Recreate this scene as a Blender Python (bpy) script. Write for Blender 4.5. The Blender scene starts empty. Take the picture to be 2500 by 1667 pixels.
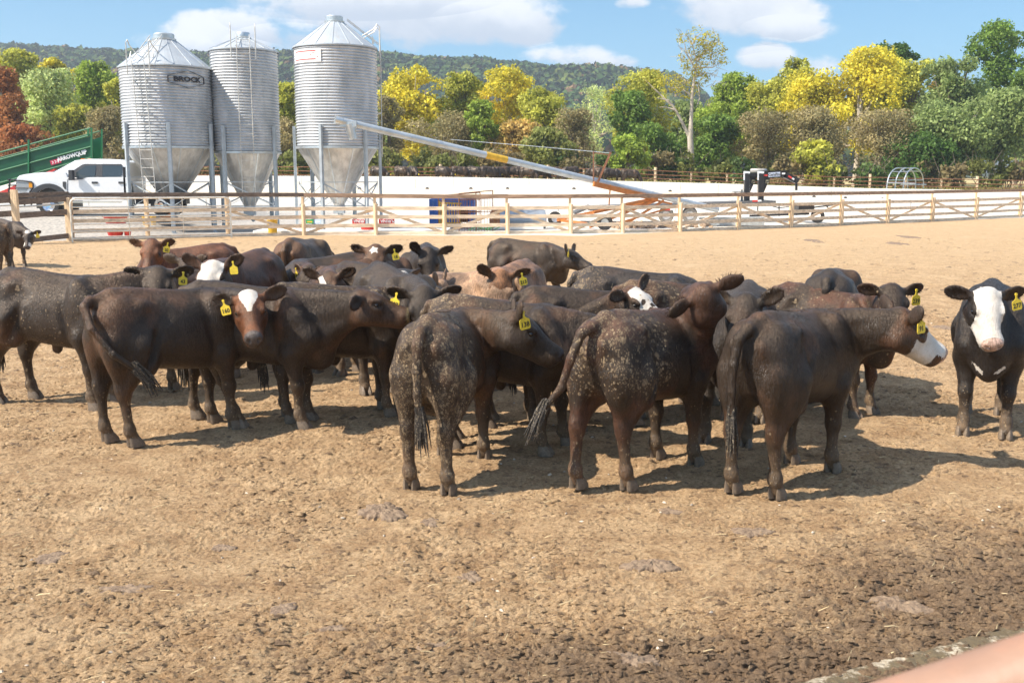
import bpy, math, random
import numpy as np
from mathutils import Vector, Matrix, Euler
R = math.radians
rng = np.random.default_rng(7)
random.seed(7)
sc = bpy.context.scene
col = bpy.data.collections.new('scene'); sc.collection.children.link(col)

# ---------------------------------------------------------------- camera
CAM_H = 2.2; F = 2500.0; CX, CY = 1250.0, 833.5; HORIZON = 432.0
PITCH = math.atan((CY - HORIZON) / F)
cam_d = bpy.data.cameras.new('camera'); cam = bpy.data.objects.new('camera', cam_d); col.objects.link(cam)
cam_d.sensor_width = 36; cam_d.lens = 36 * F / 2500
cam.location = (0, 0, CAM_H); cam.rotation_euler = (R(90) - PITCH, 0, 0)
cam_d.clip_start = 0.05; cam_d.clip_end = 8000
cam_d.dof.use_dof = True; cam_d.dof.focus_distance = 9.5; cam_d.dof.aperture_fstop = 8
sc.camera = cam

# ---------------------------------------------------------------- light
SUN_EL = R(46); SUN_DIR = Vector((-math.cos(R(20)) * math.cos(SUN_EL), -math.sin(R(20)) * math.cos(SUN_EL), math.sin(SUN_EL)))
sl = bpy.data.lights.new('sun', 'SUN'); sl.energy = 5.0; sl.angle = R(0.5); sl.color = (1, 0.90, 0.77)
so = bpy.data.objects.new('sun', sl); col.objects.link(so)
so.rotation_euler = SUN_DIR.to_track_quat('Z', 'Y').to_euler()
sc.view_settings.view_transform = 'Standard'; sc.view_settings.look = 'None'
sc.view_settings.exposure = 0.78; sc.view_settings.gamma = 1
# ---------------------------------------------------------------- helpers
def ray(u, v):
    d = Vector((u - CX, F, 0)); d.z = 0
    x = (u - CX) / F; y = -(v - CY) / F
    c, s = math.cos(PITCH), math.sin(PITCH)
    return Vector((x, c + y * s, -s + y * c)).normalized()
def gp(u, v, z=0.0):
    d = ray(u, v); t = (z - CAM_H) / d.z
    return Vector((d.x * t, d.y * t, z))
def at(u, v, Y):
    d = ray(u, v); t = Y / d.y
    return Vector((d.x * t, Y, CAM_H + d.z * t))

def hsh(ix, iy, iz, s):
    n = (ix.astype(np.int64) * 374761393 + iy.astype(np.int64) * 668265263 + iz.astype(np.int64) * 2147483647 + s * 1274126177) & 0xffffffff
    n = ((n ^ (n >> 13)) * 1274126177) & 0xffffffff
    n = (n ^ (n >> 16)) & 0xffffffff
    n = (n * 2246822519) & 0xffffffff
    return ((n >> 8) & 0xffff) / 65535.0
def vnoise(p, s=0):
    p = np.asarray(p, float)
    i = np.floor(p).astype(np.int64); f = p - i; f = f * f * (3 - 2 * f)
    if p.shape[-1] == 2:
        z = np.zeros_like(i[..., 0]); o = 0
        for dx in (0, 1):
            for dy in (0, 1):
                w = (f[..., 0] if dx else 1 - f[..., 0]) * (f[..., 1] if dy else 1 - f[..., 1])
                o = o + w * hsh(i[..., 0] + dx, i[..., 1] + dy, z, s)
        return o
    o = 0
    for dx in (0, 1):
        for dy in (0, 1):
            for dz in (0, 1):
                w = (f[..., 0] if dx else 1 - f[..., 0]) * (f[..., 1] if dy else 1 - f[..., 1]) * (f[..., 2] if dz else 1 - f[..., 2])
                o = o + w * hsh(i[..., 0] + dx, i[..., 1] + dy, i[..., 2] + dz, s)
    return o
def fbm(p, octs=4, s=0, gain=0.5):
    a = 1.0; t = 0; n = 0; p = np.asarray(p, float)
    for k in range(octs):
        t = t + a * vnoise(p * (2.03 ** k) + 17.3 * k, s + k); n += a; a *= gain
    return t / n
def sstep(a, b, x):
    t = np.clip((x - a) / (b - a), 0, 1); return t * t * (3 - 2 * t)

def mesh_obj(name, V, Fc, mat=None, parent=None, smooth=False, link=True):
    me = bpy.data.meshes.new(name)
    V = np.asarray(V, np.float32)
    if isinstance(Fc, np.ndarray):
        k = Fc.shape[1]; n = len(Fc)
        me.vertices.add(len(V)); me.vertices.foreach_set('co', V.ravel())
        me.loops.add(n * k); me.loops.foreach_set('vertex_index', Fc.astype(np.int32).ravel())
        me.polygons.add(n); me.polygons.foreach_set('loop_start', np.arange(0, n * k, k, dtype=np.int32))
        me.update(calc_edges=True)
    else:
        me.from_pydata([tuple(map(float, v)) for v in V], [], Fc); me.update()
    if smooth: me.polygons.foreach_set('use_smooth', np.ones(len(me.polygons), bool))
    if mat: me.materials.append(mat)
    o = bpy.data.objects.new(name, me)
    if link: col.objects.link(o)
    if parent is not None: o.parent = parent
    return o
def tag(o, label=None, cat=None, group=None, kind=None):
    if label: o['label'] = label
    if cat: o['category'] = cat
    if group: o['group'] = group
    if kind: o['kind'] = kind
    return o
def empty(name, loc=(0, 0, 0), rz=0.0):
    o = bpy.data.objects.new(name, None); col.objects.link(o)
    o.location = loc; o.rotation_euler = (0, 0, rz); o.empty_display_size = .2
    return o

class MB:
    """collects shapes and builds them as one mesh"""
    def __init__(s): s.v = []; s.f = []; s.m = None
    def add(s, V, Fc):
        b = len(s.v)
        V = [tuple(v) for v in V]
        s.v += V; s.f += [tuple(i + b for i in f) for f in Fc]; return s
    def box(s, c, d, rot=None):
        hx, hy, hz = d[0] / 2, d[1] / 2, d[2] / 2
        P = [Vector((x * hx, y * hy, z * hz)) for x in (-1, 1) for y in (-1, 1) for z in (-1, 1)]
        if rot is not None: P = [rot @ p for p in P]
        P = [p + Vector(c) for p in P]
        return s.add(P, [(0, 1, 3, 2), (4, 6, 7, 5), (0, 4, 5, 1), (2, 3, 7, 6), (0, 2, 6, 4), (1, 5, 7, 3)])
    def beam(s, a, b, w, h, up=(0, 0, 1)):
        a, b = Vector(a), Vector(b); d = (b - a); L = d.length; d.normalize()
        up = Vector(up)
        if abs(d.dot(up)) > .98: up = Vector((0, 1, 0))
        y = up.cross(d).normalized(); z = d.cross(y)
        M = Matrix((d, y, z)).transposed()
        return s.box((a + b) / 2, (L, w, h), M)
    def tube(s, pts, r, n=8, cap=True):
        pts = [Vector(p) for p in pts]; rs = r if isinstance(r, (list, tuple)) else [r] * len(pts)
        V = []; Fc = []
        t0 = (pts[1] - pts[0]).normalized()
        up = Vector((0, 0, 1)) if abs(t0.z) < .9 else Vector((1, 0, 0))
        x = up.cross(t0).normalized()
        for i, p in enumerate(pts):
            t = (pts[min(i + 1, len(pts) - 1)] - pts[max(i - 1, 0)]).normalized()
            x = (x - t * x.dot(t)).normalized(); y = t.cross(x)
            for k in range(n):
                a = 2 * math.pi * k / n
                V.append(p + (x * math.cos(a) + y * math.sin(a)) * rs[i])
        for i in range(len(pts) - 1):
            for k in range(n):
                Fc.append((i * n + k, i * n + (k + 1) % n, (i + 1) * n + (k + 1) % n, (i + 1) * n + k))
        if cap:
            Fc.append(tuple(range(n - 1, -1, -1))); Fc.append(tuple((len(pts) - 1) * n + k for k in range(n)))
        return s.add(V, Fc)
    def lathe(s, prof, n=32, c=(0, 0, 0), axis='z', cap=True, a0=0, a1=2 * math.pi):
        V = []; Fc = []; full = abs(a1 - a0 - 2 * math.pi) < 1e-6
        m = n if full else n + 1
        for (r, h) in prof:
            for k in range(m):
                a = a0 + (a1 - a0) * k / n
                x, y = r * math.cos(a), r * math.sin(a)
                if axis == 'z': p = (x, y, h)
                elif axis == 'y': p = (x, h, y)
                else: p = (h, x, y)
                V.append((p[0] + c[0], p[1] + c[1], p[2] + c[2]))
        for i in range(len(prof) - 1):
            for k in range(n):
                k2 = (k + 1) % m
                Fc.append((i * m + k, i * m + k2, (i + 1) * m + k2, (i + 1) * m + k))
        if cap and full:
            Fc.append(tuple(range(m - 1, -1, -1))); Fc.append(tuple((len(prof) - 1) * m + k for k in range(m)))
        return s.add(V, Fc)
    def prism(s, poly, y0, y1, ax='y'):
        n = len(poly); V = []
        for y in (y0, y1):
            for (a, b) in poly:
                V.append((a, y, b) if ax == 'y' else ((a, b, y) if ax == 'z' else (y, a, b)))
        Fc = [tuple(range(n)), tuple(range(2 * n - 1, n - 1, -1))]
        for i in range(n):
            j = (i + 1) % n; Fc.append((i, i + n, j + n, j))
        return s.add(V, Fc)
    def xf(s, M):
        s.v = [tuple(M @ Vector(v)) for v in s.v]; return s
    def build(s, name, mat, parent=None, smooth=False, bevel=0, seg=1, loc=None):
        me = bpy.data.meshes.new(name); me.from_pydata(s.v, [], s.f); me.update()
        import bmesh
        bm = bmesh.new(); bm.from_mesh(me)
        bmesh.ops.recalc_face_normals(bm, faces=bm.faces)
        bm.to_mesh(me); bm.free()
        if mat: me.materials.append(mat)
        if smooth:
            me.polygons.foreach_set('use_smooth', np.ones(len(me.polygons), bool))
            me.set_sharp_from_angle(angle=R(40))
        o = bpy.data.objects.new(name, me); col.objects.link(o)
        if parent is not None: o.parent = parent
        if loc is not None: o.location = loc
        if bevel:
            md = o.modifiers.new('bevel', 'BEVEL'); md.width = bevel; md.segments = seg; md.limit_method = 'ANGLE'
        return o

def text_mesh(name, txt, size, mat, parent=None, M=None, extrude=0.002, bold=0.0, sx=1.0, align='CENTER'):
    cu = bpy.data.curves.new(name, 'FONT'); cu.body = txt; cu.size = size; cu.extrude = extrude; cu.offset = bold
    cu.align_x = align; cu.align_y = 'CENTER'; cu.resolution_u = 2
    o = bpy.data.objects.new(name, cu); col.objects.link(o)
    dg = bpy.context.evaluated_depsgraph_get(); me = bpy.data.meshes.new_from_object(o.evaluated_get(dg))
    bpy.data.objects.remove(o); bpy.data.curves.remove(cu)
    for v in me.vertices: v.co.x *= sx
    if M is not None: me.transform(M)
    me.materials.clear(); me.materials.append(mat)
    o = bpy.data.objects.new(name, me); col.objects.link(o)
    if parent is not None: o.parent = parent
    return o

# ---------------------------------------------------------------- materials
def new_mat(name):
    m = bpy.data.materials.new(name); m.use_nodes = True
    nt = m.node_tree; return m, nt, nt.nodes['Principled BSDF']
def N(nt, typ, **kw):
    n = nt.nodes.new(typ)
    for k, v in kw.items():
        if k in n.inputs.keys(): n.inputs[k].default_value = v
        else: setattr(n, k, v)
    return n
def mixc(nt, fac, a, b, blend='MIX'):
    n = nt.nodes.new('ShaderNodeMix'); n.data_type = 'RGBA'; n.blend_type = blend
    for s, x in ((0, fac), (6, a), (7, b)):
        if hasattr(x, 'is_output') or isinstance(x, bpy.types.NodeSocket): nt.links.new(x, n.inputs[s])
        else:
            n.inputs[s].default_value = x if s == 0 else ((*x, 1) if len(x) == 3 else x)
    return n.outputs[2]
def mth(nt, op, a, b=None, c=None, clamp=False):
    n = nt.nodes.new('ShaderNodeMath'); n.operation = op; n.use_clamp = clamp
    for i, x in enumerate((a, b, c)):
        if x is None: continue
        if isinstance(x, bpy.types.NodeSocket): nt.links.new(x, n.inputs[i])
        else: n.inputs[i].default_value = x
    return n.outputs[0]
def ramp(nt, x, p0, p1, v0=0.0, v1=1.0):
    n = nt.nodes.new('ShaderNodeMapRange'); n.interpolation_type = 'SMOOTHSTEP'
    nt.links.new(x, n.inputs[0])
    for i, v in zip((1, 2, 3, 4), (p0, p1, v0, v1)): n.inputs[i].default_value = v
    return n.outputs[0]
def noise(nt, vec, scale, detail=4, rough=0.55, dist=0.0):
    n = N(nt, 'ShaderNodeTexNoise', Scale=scale, Detail=detail, Roughness=rough, Distortion=dist)
    if vec is not None: nt.links.new(vec, n.inputs['Vector'])
    return n.outputs[0]
def coords(nt, kind='Object'):
    return nt.nodes.new('ShaderNodeTexCoord').outputs[kind]
def mapping(nt, vec, scale=(1, 1, 1), loc=(0, 0, 0), rot=(0, 0, 0)):
    n = nt.nodes.new('ShaderNodeMapping'); nt.links.new(vec, n.inputs[0])
    n.inputs[1].default_value = loc; n.inputs[2].default_value = rot; n.inputs[3].default_value = scale
    return n.outputs[0]
def bump(nt, bs, h, strength=0.4, dist=0.01, prev=None):
    n = nt.nodes.new('ShaderNodeBump'); n.inputs['Strength'].default_value = strength; n.inputs['Distance'].default_value = dist
    nt.links.new(h, n.inputs['Height'])
    if prev is not None: nt.links.new(prev, n.inputs['Normal'])
    if bs is not None: nt.links.new(n.outputs[0], bs.inputs['Normal'])
    return n.outputs[0]
def simple_mat(name, c, rough=0.6, metal=0.0, var=0.25, scale=6.0, dirt=None, dirt_amt=0.5, bmp=0.15, spec=0.5, bscale=40, stretch=(1, 1, 1)):
    m, nt, bs = new_mat(name)
    co = mapping(nt, coords(nt), stretch)
    n1 = noise(nt, co, scale, 5, .6)
    k = ramp(nt, n1, .3, .7, 1 - var, 1 + var * .6)
    rgb = N(nt, 'ShaderNodeRGB'); rgb.outputs[0].default_value = (*c, 1)
    v = nt.nodes.new('ShaderNodeVectorMath'); v.operation = 'SCALE'
    nt.links.new(rgb.outputs[0], v.inputs[0]); nt.links.new(k, v.inputs[3])
    out = v.outputs[0]
    if dirt:
        n2 = noise(nt, co, scale * 2.7, 6, .7)
        out = mixc(nt, ramp(nt, n2, .5, .72, 0, dirt_amt), out, dirt)
    nt.links.new(out, bs.inputs['Base Color'])
    bs.inputs['Roughness'].default_value = rough; bs.inputs['Metallic'].default_value = metal
    bs.inputs['Specular IOR Level'].default_value = spec
    if bmp: bump(nt, bs, noise(nt, co, bscale, 4), bmp, .01)
    return m
# ---------------------------------------------------------------- sky
world = bpy.data.worlds.new('World'); sc.world = world; world.use_nodes = True
def build_world():
    nt = world.node_tree; bg = nt.nodes['Background']; out = nt.nodes['World Output']
    sky = nt.nodes.new('ShaderNodeTexSky'); sky.sky_type = 'NISHITA'; sky.sun_disc = False
    sky.sun_elevation = SUN_EL; sky.sun_rotation = math.atan2(SUN_DIR.x, SUN_DIR.y)
    sky.air_density = 1.0; sky.dust_density = .25; sky.ozone_density = 2.2; sky.altitude = 100
    co = coords(nt, 'Generated')
    sep = nt.nodes.new('ShaderNodeSeparateXYZ'); nt.links.new(co, sep.inputs[0])
    # project direction: u = x/y, w = z/y
    yy = mth(nt, 'MAXIMUM', sep.outputs[1], .05)
    u = mth(nt, 'DIVIDE', sep.outputs[0], yy); w = mth(nt, 'DIVIDE', sep.outputs[2], yy)
    cmb = nt.nodes.new('ShaderNodeCombineXYZ'); nt.links.new(u, cmb.inputs[0]); nt.links.new(w, cmb.inputs[1])
    P = cmb.outputs[0]
    n1 = noise(nt, mapping(nt, P, (1, 1.6, 1)), 7, 8, .62); n2 = noise(nt, mapping(nt, P, (1, 1.4, 1), (3, 2, 0)), 26, 6, .6)
    det = mth(nt, 'ADD', mth(nt, 'MULTIPLY', mth(nt, 'SUBTRACT', n1, .5), 2.5), mth(nt, 'MULTIPLY', mth(nt, 'SUBTRACT', n2, .5), 1.5))
    # cumulus clouds: centre (u, w), radii
    def uv(px, py):
        d = ray(px, py); return d.x / d.y, d.z / d.y
    C = [(1000, 20, 390, 88, 1.0), (860, -30, 330, 60, .9), (1230, 60, 150, 50, 1.0), (560, 95, 170, 62, .95), (700, 105, 120, 35, .6), (1810, 25, 200, 66, 1.05), (1930, 75, 100, 30, .9),
         (1870, 135, 80, 32, 1.05), (1545, 8, 50, 16, .75), (1420, 140, 140, 28, .55), (1500, 150, 90, 22, .55), (2230, -4, 50, 12, .5), (1960, 160, 140, 26, .45), (400, 115, 90, 30, .4)]
    tot = None; shade = None
    for (px, py, rx, ry, a) in C:
        cu, cw = uv(px, py)
        du = mth(nt, 'DIVIDE', mth(nt, 'SUBTRACT', u, cu), rx / F * 1.0); dw = mth(nt, 'DIVIDE', mth(nt, 'SUBTRACT', w, cw), ry / F * 1.05)
        r2 = mth(nt, 'ADD', mth(nt, 'MULTIPLY', du, du), mth(nt, 'MULTIPLY', dw, dw))
        bl = mth(nt, 'MULTIPLY', mth(nt, 'SUBTRACT', 1.25, r2), a)
        tot = bl if tot is None else mth(nt, 'MAXIMUM', tot, bl)
        s_ = mth(nt, 'ADD', dw, 0.0)
        sh_ = mth(nt, 'MULTIPLY', mth(nt, 'GREATER_THAN', bl, -.2), s_)
        shade = sh_ if shade is None else mth(nt, 'ADD', shade, mth(nt, 'MULTIPLY', sh_, .5))
    # unseen clouds added above the view to raise the fill light
    far = ramp(nt, noise(nt, mapping(nt, co, (1, 1, 2.2), (9, 4, 0)), 1.7, 7, .6), .42, .60)
    dens = ramp(nt, mth(nt, 'ADD', tot, det), .18, .80)
    inside = mth(nt, 'ADD', mth(nt, 'LESS_THAN', w, .24), 0)
    dens = mth(nt, 'MULTIPLY', dens, ramp(nt, tot, -.55, .1), clamp=True)
    lit = ramp(nt, mth(nt, 'ADD', mth(nt, 'ADD', shade, mth(nt, 'MULTIPLY', det, .9)), .1), -.9, .7)
    dens = mth(nt, 'MAXIMUM', dens, mth(nt, 'MULTIPLY', far, ramp(nt, sep.outputs[2], .20, .34)))
    cc = mixc(nt, lit, (4.2, 4.6, 5.3), (6.9, 6.95, 7.1))
    dd = mth(nt, 'MULTIPLY', dens, .88)
    hz = mixc(nt, ramp(nt, w, 0, .30, 1.0, 0.0), sky.outputs[0], (3.6, 5.3, 7.0))
    hz = mixc(nt, .55, sky.outputs[0], hz)
    tint = mixc(nt, 1.0, hz, (.67, .97, 1.10), 'MULTIPLY')
    kv = ramp(nt, sep.outputs[2], .16, .55, .82, 1.45); vs_ = nt.nodes.new('ShaderNodeVectorMath'); vs_.operation = 'SCALE'; nt.links.new(tint, vs_.inputs[0]); nt.links.new(kv, vs_.inputs[3]); tint = vs_.outputs[0]
    c = mixc(nt, dd, tint, cc)
    nt.links.new(c, bg.inputs['Color']); bg.inputs['Strength'].default_value = 0.096
    nt.links.new(bg.outputs[0], out.inputs[0])
build_world()
# ---------------------------------------------------------------- cattle (one continuous body surface each, from blended anatomy)
def surface_nets(f, lo, h):
    nx, ny, nz = f.shape; ins = f < 0
    def sh(a, dx, dy, dz): return a[dx:nx - 1 + dx, dy:ny - 1 + dy, dz:nz - 1 + dz]
    cnt = sum(sh(ins, a, b, c).astype(np.int8) for a in (0, 1) for b in (0, 1) for c in (0, 1))
    cells = np.argwhere((cnt > 0) & (cnt < 8))
    idx = -np.ones((nx - 1, ny - 1, nz - 1), np.int64)
    idx[cells[:, 0], cells[:, 1], cells[:, 2]] = np.arange(len(cells))
    P = np.zeros((len(cells), 3)); W = np.zeros(len(cells))
    cor = [(a, b, c) for a in (0, 1) for b in (0, 1) for c in (0, 1)]
    vals = {k: f[cells[:, 0] + k[0], cells[:, 1] + k[1], cells[:, 2] + k[2]] for k in cor}
    for k in cor:
        for ax in range(3):
            if k[ax]: continue
            k2 = tuple(1 if i == ax else k[i] for i in range(3))
            a, b = vals[k], vals[k2]; m = (a < 0) != (b < 0)
            t = np.where(m, a / np.where(m, a - b, 1), 0)
            for i in range(3):
                P[:, i] += np.where(m, k[i] + (t if i == ax else 0), 0)
            W += m
    P = (cells + P / W[:, None]) * h + lo
    Q = []
    for ax in range(3):
        sl0 = [slice(1, -1)] * 3; sl0[ax] = slice(0, -1); sl1 = [slice(1, -1)] * 3; sl1[ax] = slice(1, None)
        a = ins[tuple(sl0)]; b = ins[tuple(sl1)]
        e = np.argwhere(a != b); 
        if not len(e): continue
        off = np.array([1, 1, 1]); off[ax] = 0; e = e + off
        fl = ins[e[:, 0], e[:, 1], e[:, 2]]
        u, v = (ax + 1) % 3, (ax + 2) % 3
        def cid(du, dv):
            q = e.copy(); q[:, u] -= du; q[:, v] -= dv
            return idx[q[:, 0], q[:, 1], q[:, 2]]
        q = np.stack([cid(1, 1), cid(0, 1), cid(0, 0), cid(1, 0)], 1)
        q[~fl] = q[~fl][:, ::-1]
        Q.append(q)
    return P, np.concatenate(Q)

class Field:
    def __init__(s, lo, hi, h):
        s.lo = np.array(lo, float); s.h = h
        s.n = np.ceil((np.array(hi) - s.lo) / h).astype(int) + 1
        s.f = np.full(s.n, 0.4, np.float32)
    def region(s, lo, hi, pad):
        a = np.clip(np.floor((np.array(lo) - pad - s.lo) / s.h).astype(int), 0, s.n - 1)
        b = np.clip(np.ceil((np.array(hi) + pad - s.lo) / s.h).astype(int) + 1, 1, s.n)
        ax = [(s.lo[i] + s.h * np.arange(a[i], b[i])).astype(np.float32) for i in range(3)]
        return tuple(slice(a[i], b[i]) for i in range(3)), np.meshgrid(*ax, indexing='ij', sparse=True)
    def put(s, sl, d, k, mode):
        f = s.f[sl]
        if mode == 'u':
            hh = np.clip(.5 + .5 * (f - d) / k, 0, 1); s.f[sl] = f * (1 - hh) + d * hh - k * hh * (1 - hh)
        else:
            hh = np.clip(.5 - .5 * (f + d) / k, 0, 1); s.f[sl] = f * (1 - hh) + (-d) * hh + k * hh * (1 - hh)
    def cone(s, a, b, ra, rb, k=.04, mode='u'):
        a = np.array(a, float); b = np.array(b, float)
        r = max(ra, rb); lo = np.minimum(a, b) - r; hi = np.maximum(a, b) + r
        sl, (X, Y, Z) = s.region(lo, hi, k + .04)
        d = b - a; L2 = max(float(d @ d), 1e-9)
        px, py, pz = X - a[0], Y - a[1], Z - a[2]
        t = np.clip((px * d[0] + py * d[1] + pz * d[2]) / L2, 0, 1)
        q = np.sqrt((px - t * d[0]) ** 2 + (py - t * d[1]) ** 2 + (pz - t * d[2]) ** 2) - (ra + (rb - ra) * t)
        s.put(sl, q, k, mode)
    def ell(s, c, r, Rm=None, k=.04, mode='u'):
        c = np.array(c, float); r = np.array(r, float); m = max(r)
        Rm = np.eye(3) if Rm is None else np.array(Rm)      # columns = local axes
        ext = np.sqrt(((Rm * r[None, :]) ** 2).sum(1))
        sl, (X, Y, Z) = s.region(c - ext, c + ext, k + .04)
        p = (X - c[0], Y - c[1], Z - c[2])
        k0 = 0; k1 = 0
        for i in range(3):
            l = p[0] * Rm[0, i] + p[1] * Rm[1, i] + p[2] * Rm[2, i]
            k0 = k0 + (l / r[i]) ** 2; k1 = k1 + (l / r[i] ** 2) ** 2
        k0 = np.sqrt(k0); k1 = np.sqrt(k1) + 1e-6
        s.put(sl, k0 * (k0 - 1) / k1, k, mode)

def blurlerp(xs, ys, n=240, w=7):
    g = np.linspace(xs[0], xs[-1], n); v = np.interp(g, xs, ys)
    ker = np.exp(-np.linspace(-2, 2, 2 * w + 1) ** 2); ker /= ker.sum()
    vp = np.concatenate([2 * v[0] - v[w:0:-1], v, 2 * v[-1] - v[-2:-w - 2:-1]])
    return g, np.convolve(vp, ker, 'valid')
TX = [-.83, -.80, -.74, -.62, -.45, -.2, 0, .2, .38, .52, .64, .71, .74]
TT = [.98, 1.08, 1.16, 1.222, 1.245, 1.21, 1.175, 1.165, 1.175, 1.145, 1.05, .95, .87]
TB = [.92, .84, .72, .64, .61, .575, .55, .53, .52, .535, .585, .67, .75]
TW = [.03, .095, .165, .215, .26, .30, .315, .295, .26, .225, .175, .11, .04]

def yawpitch(yaw, pitch, roll=0):
    """columns forward, left, up"""
    cy, sy, cp, sp = math.cos(yaw), math.sin(yaw), math.cos(pitch), math.sin(pitch)
    f = Vector((cp * cy, cp * sy, sp)); l = Vector((-sy, cy, 0)); u = f.cross(l)
    M = Matrix((f, l, u)).transposed()
    return M @ Matrix.Rotation(roll, 3, 'X')

hide_mats = {}
def hide_mat():
    if 'm' in hide_mats: return hide_mats['m']
    m, nt, bs = new_mat('cattle_hide')
    def attr(nm): 
        a = nt.nodes.new('ShaderNodeAttribute'); a.attribute_name = nm; return a
    co = coords(nt)
    base = attr('col').outputs['Color']; wht = attr('white').outputs['Fac']; mud = attr('mud').outputs['Fac']; dirt = attr('dust').outputs['Fac']
    fold = attr('fold').outputs['Fac']; fc = attr('foldc').outputs['Fac']
    # streaky short hair
    st = mapping(nt, co, (62, 62, 15))
    hair = noise(nt, st, 1.25, 5, .7, .6)
    n2 = noise(nt, co, 6, 6, .65)
    k = mth(nt, 'MULTIPLY', ramp(nt, hair, .3, .7, .55, 1.55), ramp(nt, n2, .3, .7, .55, 1.5))
    v = nt.nodes.new('ShaderNodeVectorMath'); v.operation = 'SCALE'; nt.links.new(base, v.inputs[0]); nt.links.new(k, v.inputs[3])
    c = v.outputs[0]
    # dust film
    nd = noise(nt, co, 5, 6, .7)
    df = mth(nt, 'MULTIPLY', dirt, ramp(nt, nd, .35, .65, .25, 1.0), clamp=True)
    c = mixc(nt, df, c, (.25, .165, .095))
    # white hair
    nw = noise(nt, co, 30, 5, .7)
    ww = ramp(nt, mth(nt, 'ADD', wht, mth(nt, 'MULTIPLY', mth(nt, 'SUBTRACT', nw, .5), 1.1)), .44, .56)
    c = mixc(nt, ww, c, mixc(nt, ramp(nt, n2, .3, .7), (.52, .46, .38), (.72, .67, .60)))
    # dried mud clods: only some cells of an irregular cell pattern carry a crumb
    cr = noise(nt, co, 7, 5, .7); warp = mixc(nt, .035, co, nt.nodes.new('ShaderNodeTexNoise').outputs[1])
    sp = None
    for sc_, rad, kk in ((52, .44, 1.1), (105, .44, 1.1), (24, .40, .30)):
        vo = nt.nodes.new('ShaderNodeTexVoronoi'); vo.inputs['Scale'].default_value = sc_; nt.links.new(mapping(nt, warp, (1, 1, .7)), vo.inputs['Vector'])
        sepc = nt.nodes.new('ShaderNodeSeparateColor'); nt.links.new(vo.outputs['Color'], sepc.inputs[0])
        dens = mth(nt, 'MULTIPLY', mth(nt, 'MULTIPLY', mud, kk), ramp(nt, cr, .38, .66, .12, 1.25))
        on = mth(nt, 'LESS_THAN', sepc.outputs[0], dens)
        rr_ = mth(nt, 'MULTIPLY', sepc.outputs[1], rad)
        disc = mth(nt, 'LESS_THAN', vo.outputs['Distance'], mth(nt, 'ADD', rr_, rad * .35))
        q = mth(nt, 'MULTIPLY', on, disc); sp = q if sp is None else mth(nt, 'MAXIMUM', sp, q)
    mudc = mixc(nt, sepc.outputs[2], (.20, .14, .085), (.44, .34, .21)); mudc = mixc(nt, ramp(nt, hair, .3, .7), mudc, (.25, .18, .11))
    film = mth(nt, 'MULTIPLY', mth(nt, 'MULTIPLY', mud, .45), ramp(nt, cr, .35, .6), clamp=True)
    c = mixc(nt, film, c, (.15, .105, .07))
    c = mixc(nt, mth(nt, 'MULTIPLY', sp, .85), c, mudc)
    nt.links.new(c, bs.inputs['Base Color'])
    rr = mth(nt, 'ADD', ramp(nt, n2, .3, .7, .34, .50), mth(nt, 'MULTIPLY', mth(nt, 'MAXIMUM', sp, df), .4), clamp=True)
    nt.links.new(rr, bs.inputs['Roughness'])
    bs.inputs['Specular IOR Level'].default_value = .46
    bs.inputs['Specular Tint'].default_value = (1, .84, .70, 1); bs.inputs['Sheen Weight'].default_value = .03; bs.inputs['Sheen Roughness'].default_value = .4
    bs.inputs['Sheen Tint'].default_value = (.75, .62, .55, 1)
    # bumps: skin folds, hair, mud
    wv = nt.nodes.new('ShaderNodeMath'); wv.operation = 'SINE'
    fcd = mth(nt, 'ADD', mth(nt, 'MULTIPLY', fc, 190.0), mth(nt, 'MULTIPLY', noise(nt, co, 3.2, 4, .6), 26.0))
    nt.links.new(fcd, wv.inputs[0])
    fh = mth(nt, 'MULTIPLY', mth(nt, 'POWER', mth(nt, 'MULTIPLY', mth(nt, 'ADD', wv.outputs[0], 1), .5), 1.6), fold)
    b1 = bump(nt, None, fh, .35, .008)
    b2 = bump(nt, None, noise(nt, co, 11, 5, .6), .3, .016, b1)
    b2 = bump(nt, None, noise(nt, co, 4.5, 2, .5), .35, .035, b2)
    b3 = bump(nt, None, hair, .9, .010, b2)
    b4 = bump(nt, bs, sp, .8, .012, b3)
    hide_mats['m'] = m; return m
def hair_mat():
    if 'hair' in hide_mats: return hide_mats['hair']
    m, nt, bs = new_mat('short_coat_hair')
    def A(n): a = nt.nodes.new('ShaderNodeAttribute'); a.attribute_name = n; return a
    c = mixc(nt, mth(nt, 'MULTIPLY', A('dust').outputs['Fac'], .8), A('col').outputs['Color'], (.20, .145, .095))
    c = mixc(nt, ramp(nt, A('white').outputs['Fac'], .4, .6), c, (.75, .70, .64))
    nt.links.new(c, bs.inputs['Base Color']); bs.inputs['Roughness'].default_value = .5; bs.inputs['Specular IOR Level'].default_value = .45
    hide_mats['hair'] = m; return m
def gloss_mat(key, c, rough, spec=.5):
    if key not in hide_mats:
        m, nt, bs = new_mat(key); bs.inputs['Base Color'].default_value = (*c, 1); bs.inputs['Roughness'].default_value = rough
        bs.inputs['Specular IOR Level'].default_value = spec; hide_mats[key] = m
    return hide_mats[key]

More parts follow.
